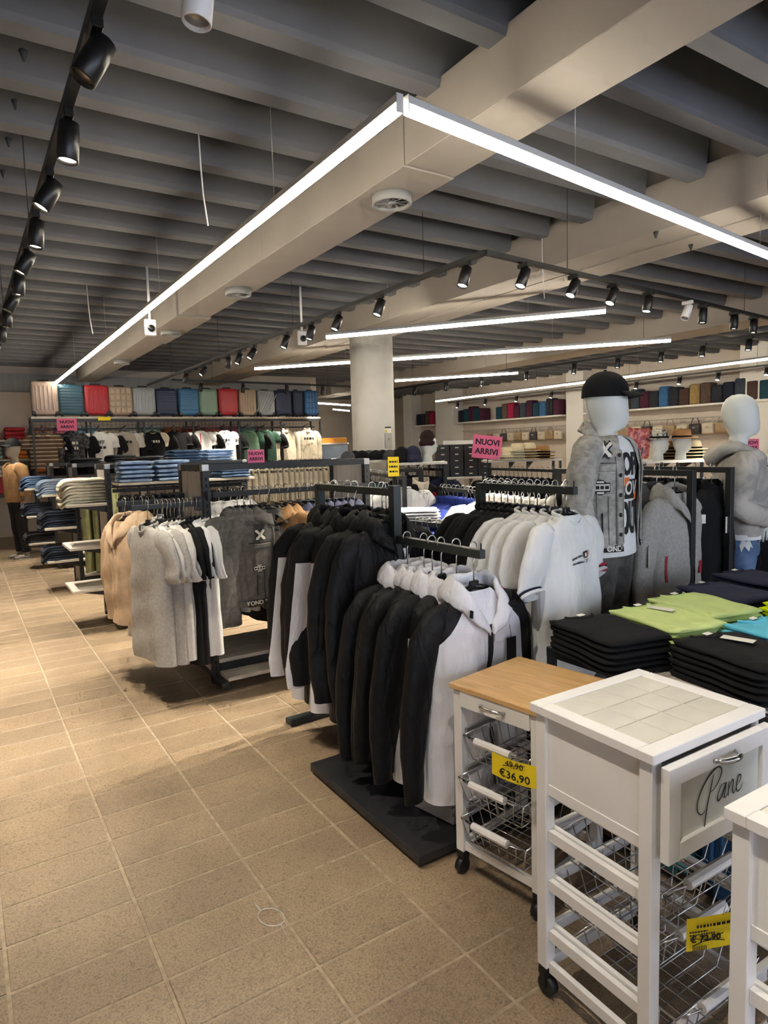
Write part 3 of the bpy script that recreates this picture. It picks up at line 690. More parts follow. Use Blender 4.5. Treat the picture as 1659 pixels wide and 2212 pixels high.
for i, y in enumerate((2.06, 2.115, 2.165, 2.215)): W2.put((XT, y, 1.312), R(5-3*i), 'white t-shirt with red cuff stripes, %s behind the lettered one' % ('first', 'second', 'third', 'fourth')[i], 'white t-shirts with red cuffs')
for i, y in enumerate((2.27, 2.315, 2.36, 2.41, 2.455, 2.50)): K1.put((XT+.006*math.sin(i*3), y, 1.312), R(4*math.sin(i*2.1)), 'black t-shirt with red cuff edge, %s behind the white ones' % ('first', 'second', 'third', 'fourth', 'fifth', 'sixth')[i], 'black t-shirts with red cuffs')

# ================================================================== kitchen trolleys
TILEM = mat('cream_ceramic_tile', 'd5d2c6', .22, kind='wall', scale=7, var=.06, bump=.01); GROUTW = mat('white_grout', 'dedad0', .8)
OAK = mat('oak_butcher_top', 'd8b07a', .4, kind='wood', scale=30, var=.12, col2='c49a60', bump=.04); FROST = mat('frosted_pane', 'cfd2cc', .25, kind='wall', scale=4, var=.08)
RUBBER = mat('castor_black', '131313', .5)
def wire_basket(root, w, d, h, z, off, hz=.0):
    b = MB(); y0, y1 = -d/2-off, d/2-off; x = w/2; xi = x-.022; r = .0022
    def wire(*p): b.tube(p, r, 5)
    wire((-x, y0, z), (x, y0, z)); wire((-x, y1, z), (x, y1, z)); b.tube([(-x, y0, z), (-x, y1, z)], .003, 5); b.tube([(x, y0, z), (x, y1, z)], .003, 5)
    zb = z-h
    wire((-xi, y0+.02, zb), (xi, y0+.02, zb), (xi, y1-.02, zb), (-xi, y1-.02, zb), (-xi, y0+.02, zb))
    n = 7
    for k in range(n+1):
        yy = lerp(y0+.02, y1-.02, k/n); wire((-x, lerp(y0, y1, k/n), z), (-xi, yy, zb), (xi, yy, zb), (x, lerp(y0, y1, k/n), z))
    for k in range(1, 7):
        xx = lerp(-xi, xi, k/7); xo = lerp(-x, x, k/7); wire((xo, y0, z), (xx, y0+.02, zb), (xx, y1-.02, zb), (xo, y1, z))
    o = b.build('wire_basket', CHROME, root)
    hb = MB().tube([(-w*.27, y0-.012, z), (w*.27, y0-.012, z)], .0135, 8, smooth=False).build('basket_handle', WHITEP, o)
    MB().tube([(-x+.02, y0, z-.004), (-w*.3, y0-.012, z-.002), (w*.3, y0-.012, z-.002), (x-.02, y0, z-.004)], .0026, 6).build('handle_wire', CHROME, o)
    return o
def pull(root, x, y, z, w=.085):
    pts = [(x-w/2, y, z)] + [(x-w/2*math.cos(a), y-.028*math.sin(a), z+.004*math.sin(a)) for a in [R(k) for k in range(10, 180, 20)]] + [(x+w/2, y, z)]
    return MB().tube(pts, [.005]+[.0055, .006, .0065, .007, .007, .007, .0065, .006, .0055]+[.005], 8).build('handle', CHROME, root)
def trolley(name, label, loc, rz, W, D, H, style, baskets, rails, offs, text=None):
    t = thing(name, label, 'kitchen trolley', loc, rz); iw, idp = W/2-.028, D/2-.028; ps = .034
    # top
    if style == 'tile':
        fr = MB(); fw = .042
        for (a, b) in (((-W/2, -D/2), (W/2, -D/2+fw)), ((-W/2, D/2-fw), (W/2, D/2)), ((-W/2, -D/2+fw), (-W/2+fw, D/2-fw)), ((W/2-fw, -D/2+fw), (W/2, D/2-fw))):
            fr.bb((a[0], a[1], H-.024), (b[0], b[1], H), bv=.002)
        tp = fr.build('top_frame', WHITEP, t)
        MB().bb((-W/2+fw, -D/2+fw, H-.02), (W/2-fw, D/2-fw, H-.0045)).build('grout_bed', GROUTW, tp)
        nx, ny = 4, 3; tw, td = (W-2*fw)/nx, (D-2*fw)/ny
        tmx = MB().box((0, 0, 0), (tw-.003, td-.003, .008), bv=.0012).mesh('tile', TILEM)
        for i in range(nx):
            for j in range(ny): link('tile', tmx, tp, (-W/2+fw+(i+.5)*tw, -D/2+fw+(j+.5)*td, H-.0055))
    else:
        MB().bb((-W/2, -D/2, H-.018), (W/2, D/2, H), bv=.002).build('wooden_top', OAK, t)
    for sx in (-1, 1):
        for sy in (-1, 1):
            MB().box((sx*iw, sy*idp, (H-.024+.085)/2), (ps, ps, H-.024-.085), bv=.0015).build('leg', WHITEP, t)
            if sx+sy != 2 or 1:
                c = MB(); c.box((sx*iw, sy*idp, .075), (.03, .03, .035)); c.tube([(sx*iw-.012, sy*idp-.006, .028), (sx*iw+.012, sy*idp-.006, .028)], .027, 14)
                c.box((sx*iw, sy*idp, .05), (.034, .02, .05)); c.build('castor', RUBBER, t)
    zd = .575 if style == 'tile' else .585
    for sx in (-1, 1):
        if style == 'tile': MB().box((sx*iw, 0, (zd+H-.024)/2), (.012, 2*idp-ps, H-.024-zd)).build('side_panel', WHITEP, t)
        for z in rails: MB().box((sx*iw, 0, z), (.016, 2*idp-ps, .03), bv=.001).build('side_rail', WHITEP, t)
        if style != 'tile':
            MB().box((sx*iw, 0, H-.045), (.014, 2*idp-ps, .055)).build('side_panel', WHITEP, t)
            for z in baskets: MB().box((sx*(iw-.022), 0, z+.012), (.012, 2*idp, .012)).build('slide_rail', STEEL, t)
        else:
            for z in baskets: MB().box((sx*(iw-.016), 0, z+.004), (.012, 2*idp-.02, .010)).build('slide_rail', WHITEP, t)
    if style == 'tile': MB().box((0, idp, (zd+H-.024)/2), (2*iw-ps, .010, H-.024-zd)).build('back_panel', WHITEP, t)
    for z in (rails[-1],):
        for sy in (-1, 1): MB().box((0, sy*idp, z), (2*iw-ps, .016, .03), bv=.001).build('cross_rail', WHITEP, t)
    for z in rails[1:-1] if style == 'tile' else rails[:-1]: MB().box((0, idp, z), (2*iw-ps, .014, .03), bv=.001).build('cross_rail', WHITEP, t)
    for z, o in zip(baskets, offs): wire_basket(t, 2*iw-ps-.016, 2*idp-.01, .085, z, o)
    # drawer
    if style == 'tile':
        dw, dh, y = W-.036, H-.028-zd, -D/2-.016
        dr = MB().box((0, y+.17, zd+dh/2), (dw-.05, .30, dh-.04)).build('drawer', WHITEP, t)
        f = MB(); e = .042; z0, z1 = zd, zd+dh
        f.bb((-dw/2, y-.011, z0), (-dw/2+e, y+.011, z1), bv=.0015); f.bb((dw/2-e, y-.011, z0), (dw/2, y+.011, z1), bv=.0015)
        f.bb((-dw/2+e, y-.011, z1-e), (dw/2-e, y+.011, z1), bv=.0015); f.bb((-dw/2+e, y-.011, z0), (dw/2-e, y+.011, z0+e), bv=.0015)
        f.build('drawer_frame', WHITEP, dr); MB().bb((-dw/2+e, y-.002, z0+e), (dw/2-e, y+.004, z1-e)).build('glass_pane', FROST, dr)
        pull(dr, .0, y-.011, z1-e*.55)
        if text:
            sc, ox, oz = .155, -.095, z0+.075; mb = MB()
            for st in text:
                P = [Vector((ox+p[0]*sc*1.12, y-.0045, oz+p[1]*sc*.62)) for p in st]; Q = []
                for i in range(len(P)-1):
                    a, b, c, d = P[max(i-1, 0)], P[i], P[i+1], P[min(i+2, len(P)-1)]
                    for k in range(6):
                        u = k/6; Q.append(.5*((2*b)+(c-a)*u+(2*a-5*b+4*c-d)*u*u+(3*b-a-3*c+d)*u**3))
                Q.append(P[-1]); n = len(Q)
                mb.tube(Q, [.0006+.0014*math.sin(math.pi*min(1, (i+2)/(n+3))) for i in range(n)], 6, flat=.3, upv=(0, 1, 0))
            mb.build('lettering', BINK, dr)
    else:
        dw, y = 2*iw-ps, -D/2+.012
        dr = MB().box((0, y, H-.046), (dw, .016, .056), bv=.001).build('drawer', WHITEP, t); pull(dr, 0, y-.008, H-.044, .095)
        MB().box((0, y+.16, H-.05), (dw-.03, .30, .04)).build('drawer_box', WHITEP, dr)
    return t
PANE = [[(.37, .86), (.31, .55), (.235, .15), (.19, -.25), (.155, -.42)], [(.21, .06), (.10, .0), (.01, .2), (.06, .52), (.24, .84), (.45, 1.0), (.55, .88), (.50, .66), (.38, .48), (.28, .46)],
        [(.64, .50), (.55, .48), (.47, .26), (.49, .12), (.58, .24), (.66, .50), (.625, .22), (.64, .12), (.70, .2)], [(.73, .48), (.71, .12)], [(.715, .26), (.79, .46), (.83, .46), (.815, .22), (.84, .12), (.90, .22)],
        [(.92, .28), (1.0, .38), (1.01, .50), (.95, .50), (.905, .28), (.93, .12), (1.0, .14), (1.06, .26)]]
trolley('kitchen_trolley', 'white kitchen trolley with cream tiled top and drawer lettered Pane', (1.437, 1.022, 0), R(-1), .445, .375, .822, 'tile', [.475, .335, .195], [.593, .465, .325, .182, .088], [.02, .0, .06], PANE)
trolley('kitchen_trolley', 'white kitchen trolley with oak top and three wire baskets', (1.585, 1.585, 0), R(-90+9), .375, .395, .69, 'wood', [.515, .375, .225], [.50, .36, .21, .105], [.02, .05, .04])
trolley('kitchen_trolley', 'white tiled kitchen trolley cut off by the bottom right corner', (1.36, .452, 0), R(-1), .445, .375, .822, 'tile', [.475, .335, .195], [.593, .465, .325, .182, .088], [.0, .0, .0], None)
# yellow price cards on the trolleys
def bent_card(name, label, loc, rz, w, h, bend, lines, tilt=0., m=YELLOW):
    t = thing(name, label, 'price card', loc, rz)
    f = lambda x, z, e=0.: Vector((x, -bend*(1-(2*x/w)**2)-e, z+tilt*x))
    MB().grid(lambda u, v: f((u-.5)*w, (v-.5)*h), 12, 3).build('card', m, t)
    mb = MB()
    for (s, size, x0, z0, bold) in lines: put_text(mb, s, size, lambda x, z: f(x+x0, z+z0, .0015), 0, bold)
    mb.build('price_print', BINK, t)
    MB().tube([f(-.01, h/2-.004), f(0, h/2+.02)+Vector((0, .006, 0)), f(.01, h/2-.004)], .001, 4).build('tie', WIRE, t)
    return t
c = bent_card('price_card', 'yellow price card tied to the oak topped trolley basket', at(1113, 1664, 2.02), R(-62), .15, .072, .012, (('49,90', .026, .0, .02, .0), ('€36,90', .034, .0, -.016, .0004)), tilt=-.12)
MB().box((0, -.016, .021), (.07, .001, .002), ry=R(-8)).build('strike_line', BINK, c)
c = bent_card('price_card', 'yellow price card with 72.90 struck through, between the tiled trolleys', at(1569, 2004, 1.46), R(-32), .178, .078, .004, (('€ 72.90', .021, -.048, -.012, .0006), ('90', .034, .062, -.006, .0012)), tilt=.17)
_f = lambda x, z: Vector((x, -.006-.004*(1-(2*x/.178)**2), z+.17*x)); mb = MB()
bars(mb, _f, -.07, .03, .022, .007, 0, 4); bars(mb, _f, -.085, -.045, .010, .004, 0, 5); bars(mb, _f, -.085, -.03, .003, .004, 0, 6); bars(mb, _f, .055, .08, .019, .004, 0, 7); bars(mb, _f, .06, .085, -.028, .005, 0, 8)
for k in range(9): mb.add([_f(-.078+.0035*k, -.035), _f(-.0762+.0035*k, -.035), _f(-.0762+.0035*k, -.024), _f(-.078+.0035*k, -.024)], [(0, 1, 2, 3)])
mb.build('small_print', BINK, c)
for s_ in (1, -1): MB().box((-.045, -.0085, -.019), (.075, .001, .0014), ry=R(-10+14*s_)).build('strike_line', BINK, c)

# grey folding step stool on the platform
STOOL = mat('grey_stool_plastic', '9d9b9a', .5)
t = thing('step_stool', 'grey folding plastic step stool under the white jacket', 'stool', (1.60, 2.02, .05), R(12))
MB().box((0, 0, .255), (.30, .22, .03), bv=.008).build('seat', STOOL, t)
for s in (-1, 1):
    mb = MB(); mb.box((s*.125, 0, .12), (.022, .21, .24), bv=.004); mb.build('side_leg', STOOL, t)
    for k in range(7): MB().box((s*.137, -.105, .03+k*.033), (.012, .012, .022), bv=.002).build('hinge_knuckle', STOOL, t)
    MB().box((0, s*.10, .155), (.24, .014, .05), bv=.003).build('folding_panel', STOOL, t); MB().box((0, s*.10, .045), (.24, .014, .04), bv=.003).build('folding_panel', STOOL, t)

# ================================================================== suitcases
CASES = {}
def suitcase(name, label, loc, rz, w, d, h, m, style, handle=True, group=None, trim=None):
    t = thing(name, label, 'suitcase', loc, rz, group); zb = .035
    mb = MB(); mb.box((0, 0, zb+(h-zb)/2), (w, d, h-zb), bv=min(.045, w*.12), seg=3); y = -d/2-.004
    hh = h-zb; zc = zb+hh/2
    if style == 'vert':
        for k in range(5):
            x = (k-2)*w*.15; mb.box((x, y, zc), (w*.065, .014, hh*.72), bv=.005)
    elif style == 'horiz':
        for k in range(9): mb.box((0, y, zb+hh*(.12+.095*k)), (w*.86, .014, hh*.055), bv=.004)
    elif style == 'grid':
        for k in range(4):
            for q in range(4):
                if (k+q) % 2 == 0 or 1: mb.box(((k-1.5)*w*.22, y, zb+hh*(.16+.225*q)), (w*.19, .012, hh*.19), bv=.005)
    elif style == 'diamond':
        for k in range(5): mb.box(((k-2)*w*.17, y, zc), (w*.05, .012, hh*.78), bv=.004, ry=R(28))
    else: mb.box((0, y, zc), (w*.78, .012, hh*.80), bv=.005)
    mb.build('shell', m, t)
    MB().box((0, 0, zc), (w+.004, .012, hh+.004), bv=.005).build('zip_seam', PLASTIC, t)
    for sx in (-1, 1):
        for sy in (-1, 1):
            c = MB(); c.tube([(sx*(w/2-.05)-.012, sy*(d/2-.05), .02), (sx*(w/2-.05)+.012, sy*(d/2-.05), .02)], .02, 10); c.box((sx*(w/2-.05), sy*(d/2-.05), .035), (.03, .03, .02)); c.build('wheel', PLASTIC, t)
        MB().box((sx*(w/2-.03), 0, zb+.03), (.062, d+.004, .06), bv=.01).build('corner_guard', PLASTIC, t)
    if handle:
        MB().tube([(-w*.22, 0, h-.006), (-w*.18, 0, h+.022), (w*.18, 0, h+.022), (w*.22, 0, h-.006)], .011, 8, flat=1.4, upv=(0, 1, 0)).build('handle', PLASTIC, t)
    return t
def shell(name, col, rough=.4): return mat(name, col, rough, kind='wall', scale=5, var=.05, bump=.02)
S_TEAL = shell('teal_shell', '2b6f76'); S_BLUE = shell('blue_shell', '2f5f92'); S_BROWN = shell('brown_shell', '5a3a2c'); S_NAVY = shell('navy_shell', '2a3350'); S_RED = shell('red_shell', 'b3282f'); S_CHAMP = shell('champagne_shell', 'b29f86'); S_SILV = shell('silver_shell', 'a6abad', .3); S_ROSE = shell('rose_beige_shell', 'b5a093'); S_SAGE = shell('sage_shell', '7c9a86'); S_PET = shell('petrol_shell', '2f5364'); S_SKY = shell('sky_blue_shell', '3f79a6')
for i, (y, m, st, nm) in enumerate(((1.52, S_BROWN, 'vert', 'brown'), (1.29, S_TEAL, 'horiz', 'teal'), (1.04, S_BLUE, 'vert', 'bright blue'), (.80, S_NAVY, 'horiz', 'dark navy'))):
    suitcase('suitcase', '%s hard suitcase standing under the shirt table behind the trolleys' % nm, (2.06, y, 0), R(-90), .23, .30, .52, m, st, True, 'suitcases under the table')

# ================================================================== table of folded t-shirts
TZ = .70; TX0_, TX1_, TY0_, TY1_ = 1.90, 3.75, .55, 1.80
t = thing('display_table', 'black framed display table with pale top under the folded shirts', 'table', (0, 0, 0))
MB().bb((TX0_+.02, TY0_+.02, TZ-.02), (TX1_-.02, TY1_-.02, TZ), bv=.002).build('tabletop', SHELFW, t)
fr = MB()
for a, b in (((TX0_, TY0_), (TX0_+.03, TY1_)), ((TX1_-.03, TY0_), (TX1_, TY1_)), ((TX0_+.03, TY0_), (TX1_-.03, TY0_+.03)), ((TX0_+.03, TY1_-.03), (TX1_-.03, TY1_))): fr.bb((a[0], a[1], TZ-.04), (b[0], b[1], TZ-.001), bv=.002)
fr.build('frame', BLACK, t)
for x in (TX0_+.016, TX1_-.016):
    for y in (TY0_+.016, TY1_-.016): MB().box((x, y, (TZ-.04)/2), (.03, .03, TZ-.04), bv=.002).build('leg', BLACK, t)
FS = {}
def folded_meshes(key, m, w=.265, l=.37, th=.023, seed=0):
    if key in FS: return FS[key]
    mb = MB(); n, k = 18, 14; rs = []
    for i in range(k+1):
        y = lerp(-l/2, l/2, i/k); e = min(1., (1-abs(2*y/l))/.10); s = .90+.12*math.sqrt(max(0., 1-(1-e)**2)); hs = .35+.65*math.sqrt(max(0., 1-(1-e)**2))
        ring = []
        for j in range(n):
            a = 2*math.pi*j/n; c, q = math.cos(a), math.sin(a)
            x = w/2*s*math.copysign(abs(c)**.5, c); z = th/2+th/2*hs*math.copysign(abs(q)**.55, q)
            if q > 0: z += .004*math.sin(9*x/w*2+seed)*math.cos(5*y/l+seed)-.010*math.exp(-((x/.07)**2+((y-l/2)/.05)**2))
            ring.append((x, y, z))
        rs.append(ring)
    mb.rings(rs); crumple(mb, 0, .0045, 8., seed)
    body = mb.mesh('body', m)
    cl = MB().tube([(.062*math.cos(a), l/2-.015-.055*max(0, math.sin(a))*1., th-.001+.002*math.sin(a)) for a in [R(x) for x in range(10, 180, 15)]], .0055, 6, flat=.7).mesh('collar', m)
    lb = MB().box((.0, l/2-.035, th+.006), (.035, .018, .0012), rz=R(10), rx=R(8)).mesh('size_label', CARD)
    tg = MB().box((.03, l/2-.13, th+.008), (.042, .10, .0012), rz=R(24)).mesh('price_tag', CARD)
    FS[key] = (body, cl, lb, tg, th); return FS[key]
LIME = fab('lime_jersey', 'cbdd90', .06, 12, .25); CYAN = fab('turquoise_jersey', '66c4de', .06, 12, .3); YEL = fab('neon_yellow_jersey', 'd8e800', .05, 12, .25); NAVJ = fab('navy_jersey', '2b2e45', .1, 12, .3); BLKJ = fab('black_jersey', '101012', .2, 16, .3)
def shirt_stack(key, m, x, y, rz, n, desc, z=TZ, tagm=True, seed=0, w=.265, l=.37, th=.023):
    body, cl, lb, tg, th = folded_meshes(key, m, w, l, th, seed); r = random.Random(seed+n)
    for i in range(n):
        top = i == n-1
        o = thing('folded_t_shirt', ('topmost folded %s' if top else 'folded %s, lower one') % desc, 't-shirt', (x+r.uniform(-.006, .006), y+r.uniform(-.008, .008), z+i*th*.92), rz+r.uniform(-.03, .03), 'stacked folded shirts')
        if not top: o['group'] = 'lower shirts of the ' + desc[:40]
        link('body', body, o)
        if top:
            link('collar', cl, o); link('size_label', lb, o)
            if tagm: link('price_tag', tg, o)
shirt_stack('blkj', BLKJ, 1.955, 1.545, R(-12), 6, 'black t-shirt in the stack at the near table corner', seed=1, tagm=False)
shirt_stack('limej', LIME, 2.255, 1.52, R(-10), 6, 'lime t-shirt in the stack beside the black ones', seed=2)
shirt_stack('limej', LIME, 2.545, 1.545, R(-10), 6, 'lime t-shirt in the stack beside the navy ones', seed=3, tagm=False)
shirt_stack('navj', NAVJ, 2.84, 1.60, R(-10), 6, 'navy t-shirt in the stack beside the lime ones', seed=4, tagm=False)
shirt_stack('navj', NAVJ, 3.14, 1.60, R(-9), 7, 'navy t-shirt in the tall stack at the far table end', seed=5, tagm=False)
shirt_stack('blkj', BLKJ, 2.08, 1.12, R(-12), 6, 'black t-shirt in the stack behind the tiled trolley', seed=6)
shirt_stack('cyanj', CYAN, 2.40, 1.13, R(-8), 6, 'turquoise t-shirt in the stack next to the tagged black ones', seed=7, tagm=False)
shirt_stack('yelj', YEL, 2.76, 1.17, R(-6), 7, 'neon yellow t-shirt in the stack at the right edge', seed=8, tagm=False)

# ================================================================== dressed mannequins
def oval(z, a, b, yo=0., n=24, rot=0., ex=2.):
    out = []
    for j in range(n):
        t = 2*math.pi*j/n; c, s = math.cos(t), math.sin(t); x = a*math.copysign(abs(c)**(2/ex), c); y = b*math.copysign(abs(s)**(2/ex), s)+yo
        out.append(Vector((x*math.cos(rot)-y*math.sin(rot), x*math.sin(rot)+y*math.cos(rot), z)))
    return out
def hand_mb(mb, p, side):
    x, y, z = p
    mb.tube([(x, y, z+.02), (x, y, z-.03), (x, y, z-.075)], [.024, .034, .036], 8, flat=.45, upv=(1, 0, 0))
    for k, (dy, l) in enumerate(((-.027, .062), (-.009, .072), (.009, .068), (.026, .052))):
        mb.tube([(x, y+dy, z-.07), (x-side*.004, y+dy, z-.07-l*.5), (x-side*.014, y+dy, z-.07-l)], [.0085, .008, .006], 6)
    mb.tube([(x, y-.03, z-.02), (x-side*.006, y-.048, z-.045), (x-side*.012, y-.05, z-.075)], [.010, .009, .007], 6)
def mannequin_body(root, head=R(0), m=SKIN, arm=.04, up=0., pocket=False):
    mb = MB(); h = head
    rs = [oval(.84, .165, .11), oval(.92, .168, .115), oval(1.0, .15, .10), oval(1.1, .152, .10), oval(1.25, .185, .115), oval(1.35, .19, .105), oval(1.395, .16, .085, .0), oval(1.425, .09, .066, .01), oval(1.45, .062, .058, .012, rot=h*.5), oval(1.49, .054, .053, .010, rot=h), oval(1.525, .053, .056, .004, rot=h), oval(1.54, .052, .075, -.018, rot=h), oval(1.555, .056, .088, -.020, rot=h), oval(1.585, .066, .098, -.014, rot=h), oval(1.62, .074, .104, -.006, rot=h), oval(1.66, .079, .106, .0, rot=h), oval(1.70, .080, .105, .004, rot=h), oval(1.735, .075, .095, .006, rot=h), oval(1.765, .060, .074, .008, rot=h), oval(1.785, .036, .044, .009, rot=h), oval(1.791, .008, .010, .009, rot=h)]
    if up:      # shorter neck, higher shoulders
        for k in range(8):
            for v in rs[k]: v.z += up
        for k, z in ((8, 1.425+up+.012), (9, 1.425+up+.02), (10, 1.425+up+.027), (11, 1.425+up+.034)):
            for v in rs[k]: v.z = z
        for k in range(12, len(rs)):
            for v in rs[k]: v.z += .034
        for v in rs[11]: v.z += .012
    mb.rings(rs)
    for s in (-1, 1):
        mb.tube([(s*.085, 0, .92+up), (s*.088, 0, .80+up), (s*.09, .0, .5), (s*.092, .02, .3), (s*.094, .03, .1), (s*.094, .02, .05)], [.085, .088, .058, .056, .038, .04], 12)
        mb.tube([(s*.094, .05, .035), (s*.094, -.06, .03), (s*.097, -.15, .022)], [.032, .036, .026], 10)
        if pocket:
            mb.tube([(s*.16, 0, 1.36), (s*.21, .01, 1.33), (s*.25, .05, 1.13), (s*.19, -.10, 1.04)], [.05, .052, .042, .030], 10); hand_mb(mb, (s*.12, -.115, 1.03), s); continue
        mb.tube([(s*.16, 0, 1.36+up), (s*.20, .0, 1.33+up), (s*(.215+arm), .02, 1.12+up), (s*(.215+arm), -.01, .90+up)], [.05, .052, .042, .030], 10)
        hand_mb(mb, (s*(.215+arm), -.01, .89+up), s)
    return mb.build('body', m, root)
def base_plate(root, r=.17):
    MB().lathe([(r, 0), (r, .008), (r-.003, .01), (0, .01)], 32).build('base_plate', STEEL, root); MB().tube([(.06, .08, .01), (.06, .08, .45)], .008, 8).build('support_rod', STEEL, root)
def trousers(root, m, z1=.93, name='jeans', fray=None):
    mb = MB(); rs = [oval(z1, .172, .118), oval(.88, .176, .122), oval(.83, .176, .122), oval(.80, .17, .118)]
    mb.rings(rs, cap0=False, cap1=False)
    for s in (-1, 1): mb.tube([(s*.085, 0, .86), (s*.09, 0, .78), (s*.092, -.0, .6), (s*.094, .0, .48), (s*.096, .02, .3), (s*.098, .03, .1)], [.092, .098, .080, .072, .068, .062], 14)
    crumple(mb, 0, .008, 12., 3); return mb.build(name, m, root)
def sleeves_on(parent, m, seed, arm=.04, thick=1., zend=.93, name='sleeve', pocket=False):
    for s in (-1, 1):
        mb = MB(); P = [(s*.14, 0, 1.385), (s*.19, 0, 1.36), (s*(.21+arm*.5), .01, 1.25), (s*(.22+arm), .02, 1.13), (s*(.222+arm), .01, 1.04), (s*(.22+arm), -.005, zend)]
        if pocket: P = [(s*.14, 0, 1.385), (s*.20, 0, 1.36), (s*.245, .02, 1.25), (s*.265, .055, 1.14), (s*.24, -.03, 1.07), (s*.175, -.125, 1.045)]
        Q, RR = [], []; rr = [.06, .078, .076, .070, .064, .056]
        for i in range(5):
            for t in (0, .33, .67): Q.append(tuple(lerp(P[i][c], P[i+1][c], t) for c in range(3))); RR.append(lerp(rr[i], rr[i+1], t)*thick)
        Q.append(P[-1]); RR.append(rr[-1]*thick)
        mb.tube(Q, RR, 16, 0, 'start'); crumple(mb, 0, .012, 13., seed+s); mb.build(name, m, parent)
def cap_on(root, m, head, z=1.70, tilt=R(-10)):
    o = link('baseball_cap', None, root, (0, 0, z), head)
    o.rotation_mode = 'ZXY' if 0 else 'XYZ'
    mb = MB(); n = 24; rs = []
    for k in range(9):
        a = k/8*R(88); c = math.cos(a); rs.append([Vector((.090*c*math.cos(2*math.pi*j/n), .116*c*math.sin(2*math.pi*j/n)+.004, .005+.112*math.sin(a)**.9 if k else -.012)) for j in range(n)])
    mb.rings(rs, cap0=False); cr = mb.build('crown', m, o)
    def f(u, v):
        a = lerp(R(-160), R(-20), u); k = lerp(.0, 1., v); x = .088*math.cos(a); y = .112*math.sin(a)
        return Vector((x*(1+.08*k), y-.075*k*(.55+.45*math.sin(-a)), .0-.012*k-.030*(x/.09)**2*k+.010))
    b = MB().grid(f, 16, 6).build('brim', m, o); sm = b.modifiers.new('thick', 'SOLIDIFY'); sm.thickness = .004
    MB().lathe([(.008, 0), (.007, .004), (0, .006)], 10, (0, .004, .118)).build('button', m, o)
    return o
# ---- mannequin in bleached denim jacket
HD = R(42)
m1 = thing('mannequin', 'white faceless mannequin in black cap and bleached grey denim jacket', 'mannequin', (2.72, 2.17, 0), R(14))
m1.scale = (1.0, 1.0, 1.0)
base_plate(m1); mannequin_body(m1, HD, up=.095)
tm_ = MB(); TS = [(1.43, .075, .07), (1.40, .15, .10), (1.36, .195, .118), (1.28, .20, .128), (1.15, .18, .120), (1.0, .175, .122), (.93, .185, .130), (.845, .190, .136)]
tm_.rings([oval(z, a, b, -.003, 32) for z, a, b in TS], cap0=False, cap1=False); crumple(tm_, 0, .006, 10., 2)
tee = tm_.build('t_shirt', WHT, m1); tee.location.z = .10
def tee_front(x, z, e=.006):
    for i in range(len(TS)-1):
        if TS[i][0] >= z >= TS[i+1][0]:
            u = (TS[i][0]-z)/(TS[i][0]-TS[i+1][0]); a = lerp(TS[i][1], TS[i+1][1], u); b = lerp(TS[i][2], TS[i+1][2], u); break
    else: a, b = .18, .125
    q = max(0., 1-(x/a)**2)**.5; return Vector((x, -.003-b*q-e, z))
mb = MB()
put_text(mb, 'OFF', .10, lambda x, z: tee_front(x, 1.285+z*1.5), 0, .003)
mb.grid(lambda u, v: tee_front(lerp(-.11, .11, u), lerp(1.215, 1.12, v), .0055), 12, 4, 0); put_text(mb, 'LOVE', .085, lambda x, z: tee_front(x, 1.17+z*1.1, .0075), 1, .002)
mb.grid(lambda u, v: tee_front(lerp(-.10, -.03, u), lerp(1.225, 1.185, v), .0068), 4, 2, 2); mb.grid(lambda u, v: tee_front(lerp(.04, .11, u), lerp(1.15, 1.115, v), .0068), 4, 2, 2)
put_text(mb, 'OUT', .085, lambda x, z: tee_front(x, 1.02+z*2.5), 0, .003); mb.build('chest_print', [BINK, CARD, ORANGE], tee)
trousers(m1, den('washed_black_denim', '55524e', '3c3a38', 14), .93).scale = (1, 1, 1.108)
jk = link('denim_jacket', None, m1, (0, 0, .10))
JS = [(1.425, .085, .078), (1.40, .155, .108), (1.37, .205, .125), (1.28, .222, .145), (1.15, .212, .142), (1.02, .205, .142), (.92, .20, .142), (.875, .205, .146)]
def jring(z):
    for i in range(len(JS)-1):
        if JS[i][0] >= z >= JS[i+1][0]:
            u = (JS[i][0]-z)/(JS[i][0]-JS[i+1][0]); return lerp(JS[i][1], JS[i+1][1], u), lerp(JS[i][2], JS[i+1][2], u)
    return JS[-1][1:]
def jpt(a, z, e=0.):
    A, B = jring(z); return Vector(((A+e)*math.sin(a), -(B+e)*math.cos(a), z))   # a = 0 at the front, grows to the wearer's left (+x)
def jopen(z): return lerp(.28, .62, smooth01((1.40-z)/.5))
mb = MB(); mb.grid(lambda u, v: jpt(lerp(jopen(lerp(1.425, .875, v)), 2*math.pi-.50, u), lerp(1.425, .875, v)), 48, 24); crumple(mb, 0, .009, 11., 8)
bo = mb.build('jacket_body', DENL, jk); sm = bo.modifiers.new('thick', 'SOLIDIFY'); sm.thickness = .006
sleeves_on(jk, DENL, 4, .035, 1.0, .93)
def jpatch(name, a0, a1, z0, z1, m, e=.012, nu=6, nv=4):
    mb = MB(); mb.grid(lambda u, v: jpt(lerp(a0, a1, u), lerp(z0, z1, v), e), nu, nv); o = mb.build(name, m, jk); s_ = o.modifiers.new('thick', 'SOLIDIFY'); s_.thickness = .003; return o
